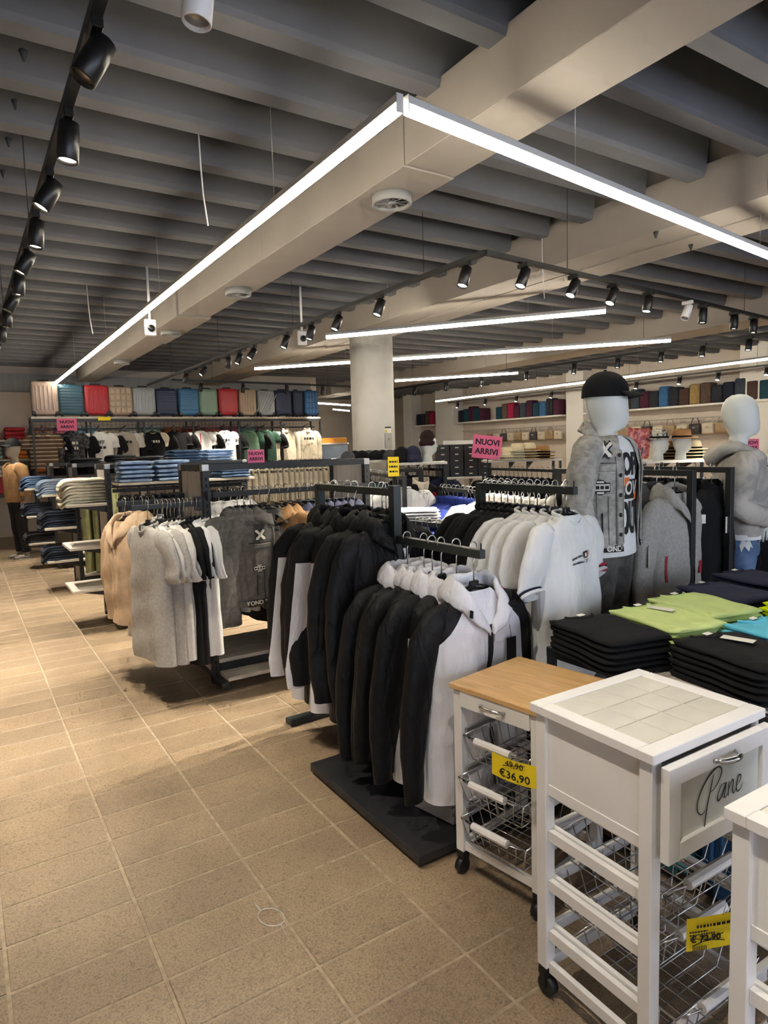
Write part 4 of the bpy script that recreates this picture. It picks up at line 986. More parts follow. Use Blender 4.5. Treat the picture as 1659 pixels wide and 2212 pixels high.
for sg in (1, -1):
    b0 = .62 if sg > 0 else .50
    c = lambda a: sg*(a+b0-.62) if sg > 0 else -(a+b0-.62)
    jpatch('button_placket', c(.60), c(.78), 1.36, .90, DENL, .010, 3, 16)
    jpatch('chest_pocket', c(.88), c(1.30), 1.265, 1.15, DENL, .009)
    pk = jpatch('pocket_flap', c(.86), c(1.32), 1.29, 1.255, DENL, .013)
    jpatch('side_pocket', c(1.18), c(1.22), 1.06, .93, DENK, .011, 1, 4)
    jpatch('hem_band', c(.60), c(1.6), .905, .872, BINK, .010, 10, 2)
    for z in (1.335, 1.24, 1.145, 1.05, .955, .89):
        p = jpt(c(.69), z, .014); MB().lathe([(.010, 0), (.009, .004), (.004, .006), (0, .006)], 10, p, M=Matrix.Rotation(R(90), 3, 'X') @ Matrix.Identity(3)).build('button', STEEL if z < .9 else PLASTIC, jk)
def patch_cross(parent, fn, name='cross_patch', s=.045):
    mb = MB()
    def arm(a, w, l, m, e):
        ca, sa = math.cos(a), math.sin(a)
        mb.grid(lambda u, v: fn(((u-.5)*l*ca-(v-.5)*w*sa)*s, ((u-.5)*l*sa+(v-.5)*w*ca)*s, e), 4, 2, m)
    for a in (45, -45): arm(R(a), .95, 2.3, 0, .002)
    for a in (45, -45): arm(R(a), .48, 1.95, 1, .0035)
    for q in range(4):
        a = R(45+90*q); mb.grid(lambda u, v: fn((math.cos(a)*.92+(u-.5)*.52)*s, (math.sin(a)*.92+(v-.5)*.42)*s, .0042), 2, 2, 1)
    mb.build(name, [BINK, CARD], parent)
def patch_oval(parent, fn, name='oval_patch', s=.05, txt='ON AMP CO'):
    mb = MB(); mb.grid(lambda u, v: fn((u-.5)*2.2*s, (v-.5)*.9*s, .002), 4, 2, 0)
    mb.grid(lambda u, v: fn(math.cos(2*math.pi*u)*.85*s*v, math.sin(2*math.pi*u)*.75*s*v, .0024), 16, 2, 0)
    mb.grid(lambda u, v: fn((u-.5)*2.05*s, (v-.5)*.62*s, .0036), 4, 2, 1); bars(mb, lambda x, z: fn(x, z, .005), -.95*s, .95*s, 0, s*.34, 0, 5)
    for zz in (-.52, .52): mb.grid(lambda u, v: fn((u-.5)*.8*s, (zz+(v-.5)*.18)*s, .0036), 3, 1, 1)
    mb.build(name, [BINK, CARD], parent)
SEAM = den('dark_seam_denim', '6b6862', '5a5752', 30); BRIGHT = den('worn_edge_denim', 'c8c5bd', 'b0ada6', 30)
for sg in (1, -1):
    for a0, a1, z0, z1, mm in ((.80, .815, 1.33, .91, SEAM), (1.02, 1.035, 1.14, .91, SEAM), (1.34, 1.355, 1.26, .91, SEAM), (.80, 1.75, 1.302, 1.296, SEAM), (.86, 1.32, 1.256, 1.252, BRIGHT), (.585, .60, 1.36, .91, BRIGHT), (.88, 1.30, 1.152, 1.148, BRIGHT)):
        b0 = .62 if sg > 0 else .50; jpatch('seam', sg*(a0+b0-.62), sg*(a1+b0-.62), z0, z1, mm, .0135, 8 if a1-a0 > .1 else 1, 12 if z0-z1 > .1 else 1)
patch_cross(jk, lambda x, z, e: jpt(-.98+x/.21, 1.362+z, .014+e), s=.040); patch_oval(jk, lambda x, z, e: jpt(-1.12+x/.21, 1.185+z, .012+e))
mb = MB(); put_text(mb, 'OND*', .036, lambda x, z: jpt(-.72+x/.20, .888+z, .0145), 0, .001); mb.build('hem_lettering', CARD, jk)
mb = MB()
for sg in (1, -1):
    def f(u, v, sg=sg):
        a = lerp(math.pi, .62, u)*sg; r = lerp(.094, .135, v*v); z = 1.425+.070*math.sin(math.pi*min(v, .62)/1.24)*lerp(1.1, .35, smooth01((u-.25)/.6))-.055*max(0, v-.5)*2+.01*math.sin(5*u)
        return Vector((r*math.sin(a)*1.02, -r*.92*math.cos(a)+.006, z-.075*smooth01((u-.45)/.55)))
    mb.grid(f, 14, 6)
o = mb.build('collar', DENL, jk); sm = o.modifiers.new('thick', 'SOLIDIFY'); sm.thickness = .006
MB().box((.20, -.14, .80), (.035, .0015, .11), rz=R(20)).build('price_tag', CARD, jk); MB().tube([(.19, -.145, .875), (.20, -.145, .855)], .0012, 4).build('tag_string', CARD, jk)
cap_on(m1, BLKJ, HD, 1.73)
# ---- mannequin in pale hoodie and ripped jeans
m2 = thing('mannequin', 'white bare-headed mannequin in pale grey hoodie and ripped jeans', 'mannequin', (4.03, 2.22, 0), R(36))
m2.scale = (.985,)*3
base_plate(m2); mannequin_body(m2, R(12), pocket=True); trousers(m2, DENM, .95)
HOODM = mat('tie_dye_grey_fleece', 'bdb9b0', .9, kind='blotch', scale=5, col2='97948e', bump=.3)
hd = link('hoodie', None, m2); mb = MB()
mb.rings([oval(z, a, b, -.004, 32) for z, a, b in ((1.44, .09, .085), (1.41, .165, .115), (1.37, .215, .135), (1.27, .232, .158), (1.16, .235, .166), (1.04, .232, .165), (.99, .225, .160), (.965, .205, .145), (.93, .200, .142))], cap0=False, cap1=False); crumple(mb, 0, .010, 9., 5); mb.build('hoodie_body', HOODM, hd)
sleeves_on(hd, HOODM, 9, .05, 1.12, .90, pocket=True)
mb = MB(); mb.rings([oval(.938, .198, .140, -.004, 32), oval(.905, .196, .138, -.004, 32)], cap0=False, cap1=False); mb.build('undershirt_hem', WHT, hd)
pts = [(-.03, -.125, 1.33), (-.075, -.115, 1.38), (-.11, -.06, 1.43), (-.12, .02, 1.46), (-.09, .10, 1.45), (-.03, .145, 1.41), (.03, .145, 1.41), (.09, .10, 1.45), (.12, .02, 1.46), (.11, -.06, 1.43), (.075, -.115, 1.38), (.03, -.125, 1.33)]
mb = MB(); Q, RR = [], []; rad = [.02, .034, .042, .048, .056, .066, .066, .056, .048, .042, .034, .02]
for i in range(11):
    for t_ in (0, .33, .67): Q.append(tuple(lerp(pts[i][c], pts[i+1][c], t_) for c in range(3))); RR.append(lerp(rad[i], rad[i+1], t_))
Q.append(pts[-1]); RR.append(.02); mb.tube(Q, RR, 12, flat=.75); crumple(mb, 0, .014, 14., 6); mb.build('hood', HOODM, hd)
MB().box((0, -.172, 1.07), (.26, .012, .13), bv=.004).build('front_pocket', HOODM, hd)
for s in (-1, 1): MB().tube([(s*.03, -.16, 1.34), (s*.035, -.172, 1.24), (s*.03, -.178, 1.14)], .0035, 6).build('drawstring', CARD, hd)
for z, x in ((.56, -.09), (.44, .1), (.66, .09)): MB().box((x, -.075, z), (.07, .012, .018), bv=.004).build('jeans_rip', CARD, m2)

# ================================================================== tubular racks with grey hoodies and black sportswear
def frame_rack(label, x, y0, y1, z, m=BLACK):
    t = thing('garment_rack', label, 'clothes rack', (x, y0, 0)); L = y1-y0
    MB().bb((-.016, 0, z-.032), (.016, L, z), bv=.002).build('hang_bar', m, t)
    for y in (0, L):
        MB().bb((-.018, y-.018, .02), (.018, y+.018, z), bv=.002).build('post', m, t); MB().bb((-.22, y-.02, .0), (.22, y+.02, .025), bv=.002).build('foot', m, t)
    return t
frame_rack('black tube rack carrying the grey hoodies beside the denim mannequin', 3.28, 2.06, 3.0, 1.335)
frame_rack('black tube rack carrying black sportswear before the hoodie mannequin', 3.70, 2.09, 3.0, 1.335)
h1 = garment('hoodie', 'x', 'hoodie', GRY, GRY, 'long', 'hood', GRY, 31, .68, .25, .085, .014, .03, .62, cuff=GRY, full=1.2, n=32, rows=22, ra=.086)
To = root_T[h1.name]; strip(To, -.008, .008, To.zn-.13, To.zn-.67, 2, 20, .004).build('zip', BINK, h1); strip(To, -.215, -.203, To.zn-.32, To.zn-.46, 1, 6, .004).build('side_stripe', REDP, h1)
mb = MB(); mb.box((.14, -.085, To.zn-.42), (.03, .003, .07)); mb.build('logo_print', REDP, h1)
H1 = Proto(h1); h2 = garment('hoodie', 'x', 'hoodie', CHAR, CHAR, 'long', 'hood', CHAR, 33, .68, .25, .08, .014, .03, .62, full=1.2, ra=.086); H2 = Proto(h2)
h3 = garment('hoodie', 'x', 'hoodie', LGRY, LGRY, 'long', 'hood', LGRY, 35, .68, .25, .08, .014, .03, .62, full=1.2, ra=.086); H3 = Proto(h3)
for i, (y, p, c) in enumerate(((2.16, H1, 'melange grey zip hoodie'), (2.27, H2, 'charcoal hoodie'), (2.37, H3, 'light grey hoodie'), (2.47, H2, 'charcoal hoodie'), (2.57, H1, 'melange grey zip hoodie'), (2.68, H2, 'charcoal hoodie'), (2.8, H3, 'light grey hoodie'))):
    p.put((3.28, y, 1.337), R((8, -2, 3, -4, 2, 3, 0)[i]), '%s, %s on its black tube rack' % (c, ('foremost', 'second', 'third', 'fourth', 'fifth', 'sixth', 'rearmost')[i]), 'hoodies on the tube rack')
b1 = garment('track_jacket', 'x', 'jacket', BLKJ, BLKJ, 'long', 'stand', BLKJ, 37, .68, .24, .075, .014, .03, .62, full=1.15, ra=.082); To = root_T[b1.name]
hangtag(b1, To, -.02, To.zn-.06, CARD, .06, .095, .03, .10); MB().box((-.235, -.05, To.zn-.16), (.06, .012, .05), rz=R(-30)).build('shoulder_panel', CARD, b1); B1 = Proto(b1)
b2_ = garment('track_jacket', 'x', 'jacket', BLKJ, BLKJ, 'long', 'stand', BLKJ, 39, .70, .24, .075, .014, .03, .62, full=1.15, ra=.082); B2 = Proto(b2_)
for i, y in enumerate((2.20, 2.31, 2.42, 2.53, 2.65)): (B1 if i == 0 else B2).put((3.70, y, 1.337), R((6, -3, 4, -2, 3)[i]), 'black track jacket on the rack before the hoodie mannequin, %s' % ('with white tag', 'second', 'third', 'fourth', 'last')[i], 'black track jackets')

# ================================================================== slotted-steel gondolas with grey oak end panels
def slotted(root, x, y, z0, z1, out=-1):
    o = MB().bb((x-.022, y-.022, z0), (x+.022, y+.022, z1), bv=.002).build('upright', DGREY, root); sl = MB(); z = z0+.06
    while z < z1-.04: sl.box((x, y-.0222, z), (.011, .001, .022)); sl.box((x-.0222, y, z), (.001, .011, .022)); z += .042
    sl.build('slots', mat('slot_shadow', '0c0c0d', .9), o)['kind'] = 'stuff'
def gondola(label, x0, x1, y0, y1, H=1.43, foot=.19, front_rail=True):
    t = thing('gondola_rack', label, 'shelf unit')
    for x in (x0, x1):
        for y in (y0, y1): slotted(t, x, y, .02, H-.04)
        MB().bb((x-.012, y0+.024, .09), (x+.012, y1-.024, H-.045), bv=.001).build('end_panel', GREYWOOD, t)
        MB().bb((x-.016, y0+.022, H-.04), (x+.016, y1-.022, H)).build('top_rail', DGREY, t); MB().bb((x-.02, y0-.02, .06), (x+.02, y1+.02, .09)).build('base_rail', DGREY, t)
        MB().bb((x-.022, y0-foot, .03), (x+.022, y0+.02, .075), bv=.002).build('foot', DGREY, t)
        for y in (y0, y1): MB().box((x, y, H-.02), (.046, .046, .042), bv=.002).build('corner_bracket', STEEL, t)
    for y in (y0, y1): MB().bb((x0+.024, y-.016, H-.04), (x1-.024, y+.016, H)).build('top_rail', DGREY, t)
    MB().bb((x0+.024, y0-foot+.01, .075), (x1-.024, y0-.02, .10), bv=.002).build('base_shelf', SHELFW, t); MB().bb((x0+.024, y0-.015, .15), (x1-.024, y1, .175), bv=.002).build('base_shelf', SHELFW, t); MB().bb((x0+.024, y0-.018, .10), (x1-.024, y0-.006, .15)).build('kick_strip', DGREY, t)
    if front_rail:
        MB().bb((x0+.022, y0-.075, 1.225), (x1-.022, y0-.045, 1.257)).build('hang_bar', DGREY, t)
        for x in (x0, x1): MB().bb((x-.012, y0-.08, 1.22), (x+.012, y0-.02, 1.26)).build('bar_bracket', DGREY, t)
    return t
gA = gondola('grey oak and black steel gondola carrying the grey denim jackets', 1.29, 2.47, 4.08, 4.57)
for y in (4.08, 4.50): 
    MB().bb((.84, y-.014, 1.175), (1.25, y+.014, 1.205), bv=.002).build('end_arm', DGREY, gA); MB().box((1.245, y, 1.19), (.06, .02, .09), bv=.003).build('arm_bracket', DGREY, gA)
gB = gondola('gondola with the cream jeans and two empty end shelves', 1.075, 2.32, 6.10, 6.56)
gC = gondola('second gondola along the jeans aisle with three jeans stacks', 1.08, 2.3, 8.05, 8.5); gD = gondola('farthest gondola along the jeans aisle', 1.05, 2.3, 9.95, 10.4)
def end_shelf(root, x, y0, y1, z, d=.34):
    MB().bb((x-d, y0-.02, z-.024), (x-.015, y1+.03, z), bv=.002).build('end_shelf', SHELFW, root)
    for y in (y0+.02, y1-.02): MB().add([(x-.02, y-.004, z-.025), (x-.02, y+.004, z-.025), (x-d+.06, y-.004, z-.025), (x-d+.06, y+.004, z-.025), (x-.02, y-.004, z-.085), (x-.02, y+.004, z-.085)], [(0, 2, 4), (1, 5, 3), (2, 3, 5, 4), (0, 4, 5, 1), (0, 1, 3, 2)]).build('shelf_bracket', DGREY, root)
for g, x, y0, y1 in ((gB, 1.075, 6.10, 6.56), (gC, 1.08, 8.05, 8.5), (gD, 1.05, 9.95, 10.4)):
    for z in (.36, .73, 1.10): end_shelf(g, x, y0, y1, z)
def front_shelf(g, x0, x1, y, z): MB().bb((x0, y-.33, z-.022), (x1, y-.02, z), bv=.002).build('front_shelf', SHELFW, g)
front_shelf(gB, 1.10, 2.29, 6.10, 1.275)
# ---- folded jeans
JM = {}
def jeans_mesh(m, v, l=.38, w=.34, th=.030):
    k = (m.name, v)
    if k in JM: return JM[k]
    mb = MB(); n, q = 14, 12; rs = []
    for i in range(q+1):
        y = lerp(-l/2, l/2, i/q); e = min(1., (1-abs(2*y/l))/.12); hs = .45+.55*math.sqrt(max(0., 1-(1-e)**2)); ring = []
        dr = -.05*max(0., (y-l*.28)/(l*.22))**2
        for j in range(n):
            a = 2*math.pi*j/n; c, s = math.cos(a), math.sin(a)
            ring.append((w/2*(.94+.06*hs)*math.copysign(abs(c)**.45, c), y, th/2+th/2*hs*math.copysign(abs(s)**.6, s)*(1+.12*math.sin(13*y+v))+dr))
        rs.append(ring)
    mb.rings(rs); crumple(mb, 0, .007, 11., v+2); JM[k] = mb.mesh('folded_jeans', m); return JM[k]
LABELM = MB().box((0, .05, 0), (.05, .09, .002), bv=0).mesh('brand_label', ORANGE)
def jeans_stack(m, x, y, z, rz, n, desc, lab=False, l=.38, w=.34, th=.030):
    r = random.Random(int(x*100+z*77)); 
    for i in range(n):
        o = tag(link('folded_jeans', jeans_mesh(m, i % 3), None, (x+r.uniform(-.012, .012), y+r.uniform(-.012, .012), z+i*th*.88), rz+r.uniform(-.06, .06)), ('topmost ' if i == n-1 else 'lower ')+desc, 'jeans', desc[:60])
        o.scale = (w/.34, l/.38, 1)
        if lab and i == n-1:
            q = link('brand_label', LABELM, o, (0, -.02, th+.006), .15)
W90 = R(90)
jeans_stack(DENW, .90, 6.33, 1.10, W90, 8, 'cream folded jeans in the thick stack on an end shelf', True)
jeans_stack(DENB, .90, 8.27, 1.10, W90, 6, 'pale blue folded jeans on the end shelf behind the cream stack'); jeans_stack(DEND, .90, 8.27, .73, W90, 7, 'dark indigo folded jeans on the middle end shelf of the second gondola'); jeans_stack(DEND, .90, 8.27, .36, W90, 6, 'dark folded jeans on the lowest end shelf of the second gondola')
jeans_stack(DENM, .87, 10.17, 1.10, W90, 6, 'blue green folded jeans on the farthest top end shelf'); jeans_stack(DEND, .87, 10.17, .73, W90, 6, 'dark folded jeans on the farthest middle end shelf'); jeans_stack(DENK, .87, 10.17, .36, W90, 5, 'black folded jeans on the farthest low end shelf')
for x, nm in ((1.26, 'left'), (1.56, 'right')): jeans_stack(DENB, x, 5.93, 1.275, 0, 5, 'light blue folded jeans with orange label, %s stack on the front shelf' % nm, True, .32, .27, .042)
jeans_stack(DENM, 2.12, 5.93, 1.275, 0, 4, 'mid blue folded jeans at the right end of the front shelf', False, .32, .28)
for x, m, nm, n in ((1.45, DENK, 'black', 2), (1.80, DENM, 'mid blue', 4), (2.12, DENB, 'pale blue', 4)): jeans_stack(m, x, 6.33, 1.43, 0, n, '%s folded jeans lying on top of the cream jeans gondola' % nm, False, .34, .27)
MB().bb((1.1, 6.12, 1.415), (2.3, 6.54, 1.43)).build('top_board', SHELFW, gB)
for x, n in ((1.25, 2), (1.62, 3), (2.0, 2)): jeans_stack(DENK, x, 8.28, 1.43, .1, n, 'dark folded jeans on top of the second gondola, %s pile' % {1.25: 'left', 1.62: 'middle', 2.0: 'right'}[x], False, .34, .27)
MB().bb((1.1, 8.07, 1.415), (2.28, 8.48, 1.43)).build('top_board', SHELFW, gC)

# ---- hanging trousers
def hung_trousers(name, label, m, L=.8, seed=1, n=14, rows=9):
    root = thing(name, label, 'trousers'); hk = [(-.018*math.cos(a), 0, .004+.018*math.sin(a)) for a in [R(x) for x in (-30, 30, 90, 150)]]+[(.018, 0, -.01), (0, 0, -.04), (0, 0, -.07)]
    h = MB().tube(hk, .0028, 5).build('hanger', WIRE, root); b = MB().box((0, 0, -.075), (.30, .012, .016)); [b.box((s*.12, 0, -.088), (.018, .024, .045)) for s in (-1, 1)]; b.build('clip_bar', PLASTIC, h)
    To = Torso(L, .185, .045, -.09, seed, .012, .02, .02, .165); To.mesh(MB(), n, rows).build('legs', m, root)
    MB().tube([(.168*math.cos(R(a)), .046*math.sin(R(a)), -.10) for a in range(0, 361, 30)], .012, 5, flat=.4).build('waistband', m, root)
    return Proto(root)
TR_D = hung_trousers('trousers', 'x', DEND, .8, 51); TR_C = hung_trousers('trousers', 'x', CREAM, .85, 52); TR_O = hung_trousers('trousers', 'x', OLIVE, .95, 53); TR_K = hung_trousers('trousers', 'x', DENK, .8, 54)
row([TR_D, TR_K], (1.15, 6.04), (2.27, 6.04), 16, 1.218, W90, .05, 'dark denim trousers hanging under the light blue jeans shelf', 'dark trousers under the jeans shelf')
row([TR_O], (1.16, 8.0), (1.5, 8.0), 3, 1.258, R(60), .2, 'olive trousers hanging behind the empty end shelves', 'olive trousers')
MB().bb((1.1, 6.025, 1.185), (2.3, 6.055, 1.217)).build('hang_bar', DGREY, gB)

# ---- t-shirts on the end arms, beige jacket
gt = garment('t_shirt', 'x', 't-shirt', LGRY, LGRY, 'short', 'crew', LGRY, 61, 0.8, .25, .06, .017, .05, full=1.2, n=30, rows=20); GT = Proto(gt)
gt2 = garment('t_shirt', 'x', 't-shirt', GRY, GRY, 'short', 'crew', GRY, 62, 0.82, .25, .06, .017, .05, full=1.2, n=30, rows=20); GT2 = Proto(gt2)
bt = garment('t_shirt', 'x', 't-shirt', BLK, BLK, 'short', 'crew', BLK, 63, 0.84, .25, .055, .017, .05, full=1.1); BT = Proto(bt)
wt = garment('t_shirt', 'x', 't-shirt', WHT, WHT, 'short', 'crew', WHT, 64, 0.8, .25, .055, .017, .05, full=1.1); WT = Proto(wt)
bj = garment('jacket', 'x', 'jacket', BEIGE, BEIGE, 'long', 'hood', BEIGE, 65, .66, .24, .09, .018, .04, .56, full=1.2, n=30, rows=20); BJ = Proto(bj)
BJ.put((.885, 4.50, 1.207), R(-76), 'beige hooded jacket on the end arm beside the pale t-shirts'); BJ.put((.935, 4.50, 1.207), R(-80), 'second beige hooded jacket, mostly behind the first'); 
for i, x in enumerate((.99, 1.03, 1.07)): WT.put((x, 4.50, 1.207), R(-76-3*i), 'white t-shirt on the rear end arm beside the beige jackets, %s' % ORDW[i], 'white t-shirts on the rear end arm')
seq = [(GT2, 'grey'), (GT, 'pale grey'), (GT2, 'grey'), (GT, 'pale grey'), (GT, 'pale grey'), (GT, 'pale grey'), (BT, 'black'), (BT, 'black'), (BT, 'black'), (WT, 'white'), (WT, 'white'), (WT, 'white')]
for i, (p, c) in enumerate(seq):
    x = lerp(.965, 1.245, i/(len(seq)-1)) if i else .93; a = lerp(-82, -88, i/(len(seq)-1))+3*math.sin(i*2.7)
    p.put((x, 4.08+.01*math.sin(i*1.7), 1.207), R(a), '%s t-shirt on the front end arm, %s from the left' % (c, ORDW[i]), 't-shirts on the gondola end arm')
# ---- grey denim jackets on the front bar
def denim_jacket(name, m, seed, detail=False, hem=True):
    g = garment(name, 'x', 'jacket', m, m, 'long', 'shirt', m, seed, .60, .245, .078, .010, .0, .60, cuff=m, full=1.15, n=34 if detail else 24, rows=22 if detail else 14, ra=.072); To = root_T[g.name]; zn = To.zn
    if detail:
        strip(To, -.045, .045, zn-.0, zn-.11, 6, 5, .007).build('neck_shade_patch', BINK, g)  # dark patch painted for the shade inside the open collar
        strip(To, -.018, .018, zn-.10, zn-.595, 2, 20, .005).build('button_placket', m, g)
        for k in range(6):
            p = To.front(.0, zn-.13-.082*k, .009); MB().lathe([(.009, 0), (.008, .003), (0, .004)], 10, p, M=Matrix.Rotation(R(90), 3, 'X')).build('button', PLASTIC, g)
        for s in (-1, 1):
            strip(To, s*.05, s*.165, zn-.21, zn-.235, 6, 2, .008).build('pocket_flap', m, g); strip(To, s*.055, s*.16, zn-.235, zn-.345, 6, 4, .005).build('chest_pocket', m, g); strip(To, s*.15, s*.158, zn-.40, zn-.53, 1, 6, .005).build('side_pocket', BINK, g)
            strip(To, s*.03, s*.036, zn-.22, zn-.56, 1, 8, .0045).build('seam', DENK, g); strip(To, s*.105, s*.111, zn-.36, zn-.56, 1, 8, .0045).build('seam', DENK, g)
            strip(To, s*.04, s*.20, zn-.197, zn-.203, 8, 1, .006).build('seam', DENK, g); strip(To, s*.05, s*.165, zn-.233, zn-.238, 6, 1, .010).build('seam', DENK, g); strip(To, s*.020, s*.0235, zn-.10, zn-.56, 1, 14, .007).build('seam', BRIGHT, g); strip(To, s*.05, s*.165, zn-.208, zn-.211, 6, 1, .009).build('seam', BRIGHT, g)
        for k in (0, 1): strip(To, .072+.028*k, .084+.028*k, zn-.30, zn-.52, 1, 8, .010, skew=.02).build('zip_strip', BINK, g)
        patch_cross(g, lambda x, z, e: To.front(-.125+x, zn-.15+z, .006+e), s=.036); patch_oval(g, lambda x, z, e: To.front(-.14+x, zn-.36+z, .006+e), s=.034, txt='AMP CO')
    strip(To, -.235, .235, zn-.558, zn-.598, 24, 2, .006).build('hem_band', BINK if detail else m, g)
    if detail:
        mb = MB(); put_text(mb, 'YOND * BEYOND * BEYOND', .036, lambda x, z: To.front(x, zn-.578+z, .010), 0, .001); mb.build('hem_lettering', CARD, g)
    return Proto(g)
DJ = denim_jacket('denim_jacket', DENG, 71, True); DJ2 = denim_jacket('denim_jacket', DENG, 72); NJ = denim_jacket('denim_jacket', DENN, 73); TJ = denim_jacket('jacket', TAN, 74)
DJ.put((1.655, 3.97, 1.259), R(14), 'washed grey denim jacket with patches facing the aisle')
for i, (x, y, a) in enumerate(((1.60, 3.995, 17), (1.555, 4.01, 20), (1.515, 4.02, 23), (1.475, 4.03, 27))): DJ2.put((x, y, 1.259), R(a), 'plain washed grey denim jacket, %s behind the patched one' % ORDW[i], 'grey denim jackets')
for i, x in enumerate((1.75, 1.81)): TJ.put((x, 4.02, 1.259), R(-62), 'tan jacket between the grey and navy denim, %s' % ('left', 'right')[i], 'tan jackets')
for i in range(8): NJ.put((1.90+.055*i, 4.02, 1.259), R(-68+3*math.sin(i*2)), 'navy denim jacket on the front bar, %s from the tan ones' % ORDW[i], 'navy denim jackets')
wh = garment('hoodie', 'x', 'hoodie', WHT, WHT, 'long', 'hood', WHT, 75, .66, .24, .075, .014, .03, .6, full=1.1, n=20, rows=12); WH = Proto(wh)
MB().bb((1.31, 4.60, 1.19), (2.45, 4.63, 1.22)).build('hang_bar', DGREY, gA)
row([WH], (1.36, 4.615), (1.75, 4.615), 5, 1.222, R(-75), .1, 'white hoodie on the rear bar behind the denim jackets', 'white hoodies'); row([BT], (1.8, 4.615), (2.42, 4.615), 9, 1.222, R(-80), .08, 'black garment on the rear bar behind the navy denim', 'black garments on the rear bar')

# ================================================================== signs
def sign(label, c, rz, w, h, lines, m=PINK, ink=INK, tilt=0., size=.34, name='sign'):
    t = thing(name, label, 'sign', c, rz); t.rotation_euler = (0, tilt, rz)
    MB().box((0, 0, 0), (w, .004, h)).build('card', m, t); mb = MB(); n = len(lines)
    if not lines:
        for k in range(3): bars(mb, lambda x, z: Vector((x, -.0032, z)), -w*.38, w*.38, h*(.25-.25*k), h*.09, 0, k)
    for i, s in enumerate(lines): put_text(mb, s, h*size, lambda x, z: Vector((x, -.0032, z+h*(.2-.4*i/(max(1, n-1)) if n > 1 else 0))), 0, h*.012)
    mb.build('lettering', ink, t); return t
NA = ('NUOVI', 'ARRIVI')
# ================================================================== luggage shelf along the end wall
FY, FZ, FX0, FX1 = 12.0, 2.17, 1.03, 6.25
t = thing('luggage_shelf', 'long black frame shelf with suitcases on top and shirts below', 'shelf unit', (0, 0, 0)); nb = 6
MB().bb((FX0, FY, FZ-.035), (FX1, FY+.46, FZ), bv=.003).build('top_board', SHELFW, t); MB().bb((FX0, FY+.002, FZ-.085), (FX1, FY+.03, FZ-.036)).build('front_rail', BLACK, t)
for k in range(nb+1):
    x = lerp(FX0+.015, FX1-.015, k/nb)
    for y in (FY+.016, FY+.444): MB().box((x, y, (FZ-.036)/2), (.03, .03, FZ-.036)).build('post', BLACK, t)
for z in (1.98, 1.25, .45): MB().bb((FX0, FY+.30, z-.012), (FX1, FY+.325, z+.012)).build('cross_bar', BLACK, t)
g_ = MB()
for k in range(75): g_.box((FX0+.03+k*.07, FY+.43, 1.65), (.004, .004, .95))
for k in range(12): g_.box(((FX0+FX1)/2, FY+.43, 1.2+k*.085), (FX1-FX0-.06, .004, .004))
g_.build('wire_grid', BLACK, t)
CS = [(98, 'vert', S_ROSE, 'rose beige', 1.08, 51), (155, 'horiz', S_PET, 'petrol', 1.0, 50), (209, 'vert', S_RED, 'red ribbed', 1.0, 49), (261, 'grid', S_CHAMP, 'champagne quilted', .97, 48), (312, 'vert', S_SILV, 'silver ribbed', .97, 46), (360, 'horiz', S_NAVY, 'navy', .94, 43), (408, 'horiz', S_SKY, 'sky blue', .96, 42), (450, 'plain', S_SAGE, 'sage green', .96, 39), (493, 'plain', S_RED, 'plain red', .99, 42), (535, 'vert', S_CHAMP, 'champagne ribbed', .98, 37), (575, 'diamond', S_SILV, 'silver diamond', .96, 37), (612, 'plain', S_NAVY, 'dark navy', .98, 36), (643, 'plain', S_NAVY, 'slim navy', .98, 21), (672, 'grid', S_BLUE, 'two-tone blue', .99, 31)]
for px, st, m, nm, hs, wpx in CS:
    p = at(px, 870, 1); f = (FY+.12)/p.y; x = p.x*f; dpt = f; w = wpx/F_PX*dpt*1.03
    suitcase('suitcase', '%s suitcase in the row on the luggage shelf' % nm, (x, FY+.20, FZ), R(-4), w, .26, .535*hs, m, st, True, 'suitcases on the luggage shelf')
p = at(144, 908, 10.4); sign('pink card by the rose beige suitcase on the luggage shelf', (at(144, 908, 1).x*(FY-.03)/at(144, 908, 1).y, FY-.03, 2.04), 0, .30, .20, NA)
tag(MB().box((at(225, 899, 1).x*(FY-.01)/at(225, 899, 1).y, FY-.01, 2.135), (.20, .004, .06)).build('price_strip', YELLOW), 'yellow price strip on the luggage shelf edge', 'label')
def ft(name, m, sl, kind, col, seed, L=.68, cuff=None, W=.24, T=.06): return Proto(garment(name, 'x', 't-shirt' if kind == 'short' else 'jacket', m, sl, kind, col, None, seed, L, W, T, .012, .03, None, cuff=cuff, n=20, rows=10))
CAMO = mat('black_camo_cloth', '18181b', .85, kind='blotch', scale=16, col2='55555a', bump=.2); STONE = fab('stone_cloth', 'a9a294', .1, 20, .3)
F_BR = ft('t_shirt', BROWN, BROWN, 'short', 'shirt', 81); F_CA = ft('t_shirt', CAMO, CAMO, 'short', 'crew', 82); F_WH = ft('t_shirt', WHT, WHT, 'short', 'crew', 83); F_ST = ft('t_shirt', STONE, LGRY, 'short', 'crew', 84); F_BK = ft('t_shirt', BLK, BLK, 'short', 'crew', 85); F_BW = ft('t_shirt', BLK, CREAM, 'short', 'crew', 86); F_GR = ft('t_shirt', GREEN, GREEN, 'short', 'crew', 87); F_CR = ft('jacket', CREAM, CREAM, 'long', 'stand', 88); F_SA = ft('t_shirt', fab('sage_cloth', '5d7a63', .1, 14, .3), MATS['bottle_green_cloth'], 'short', 'crew', 89)
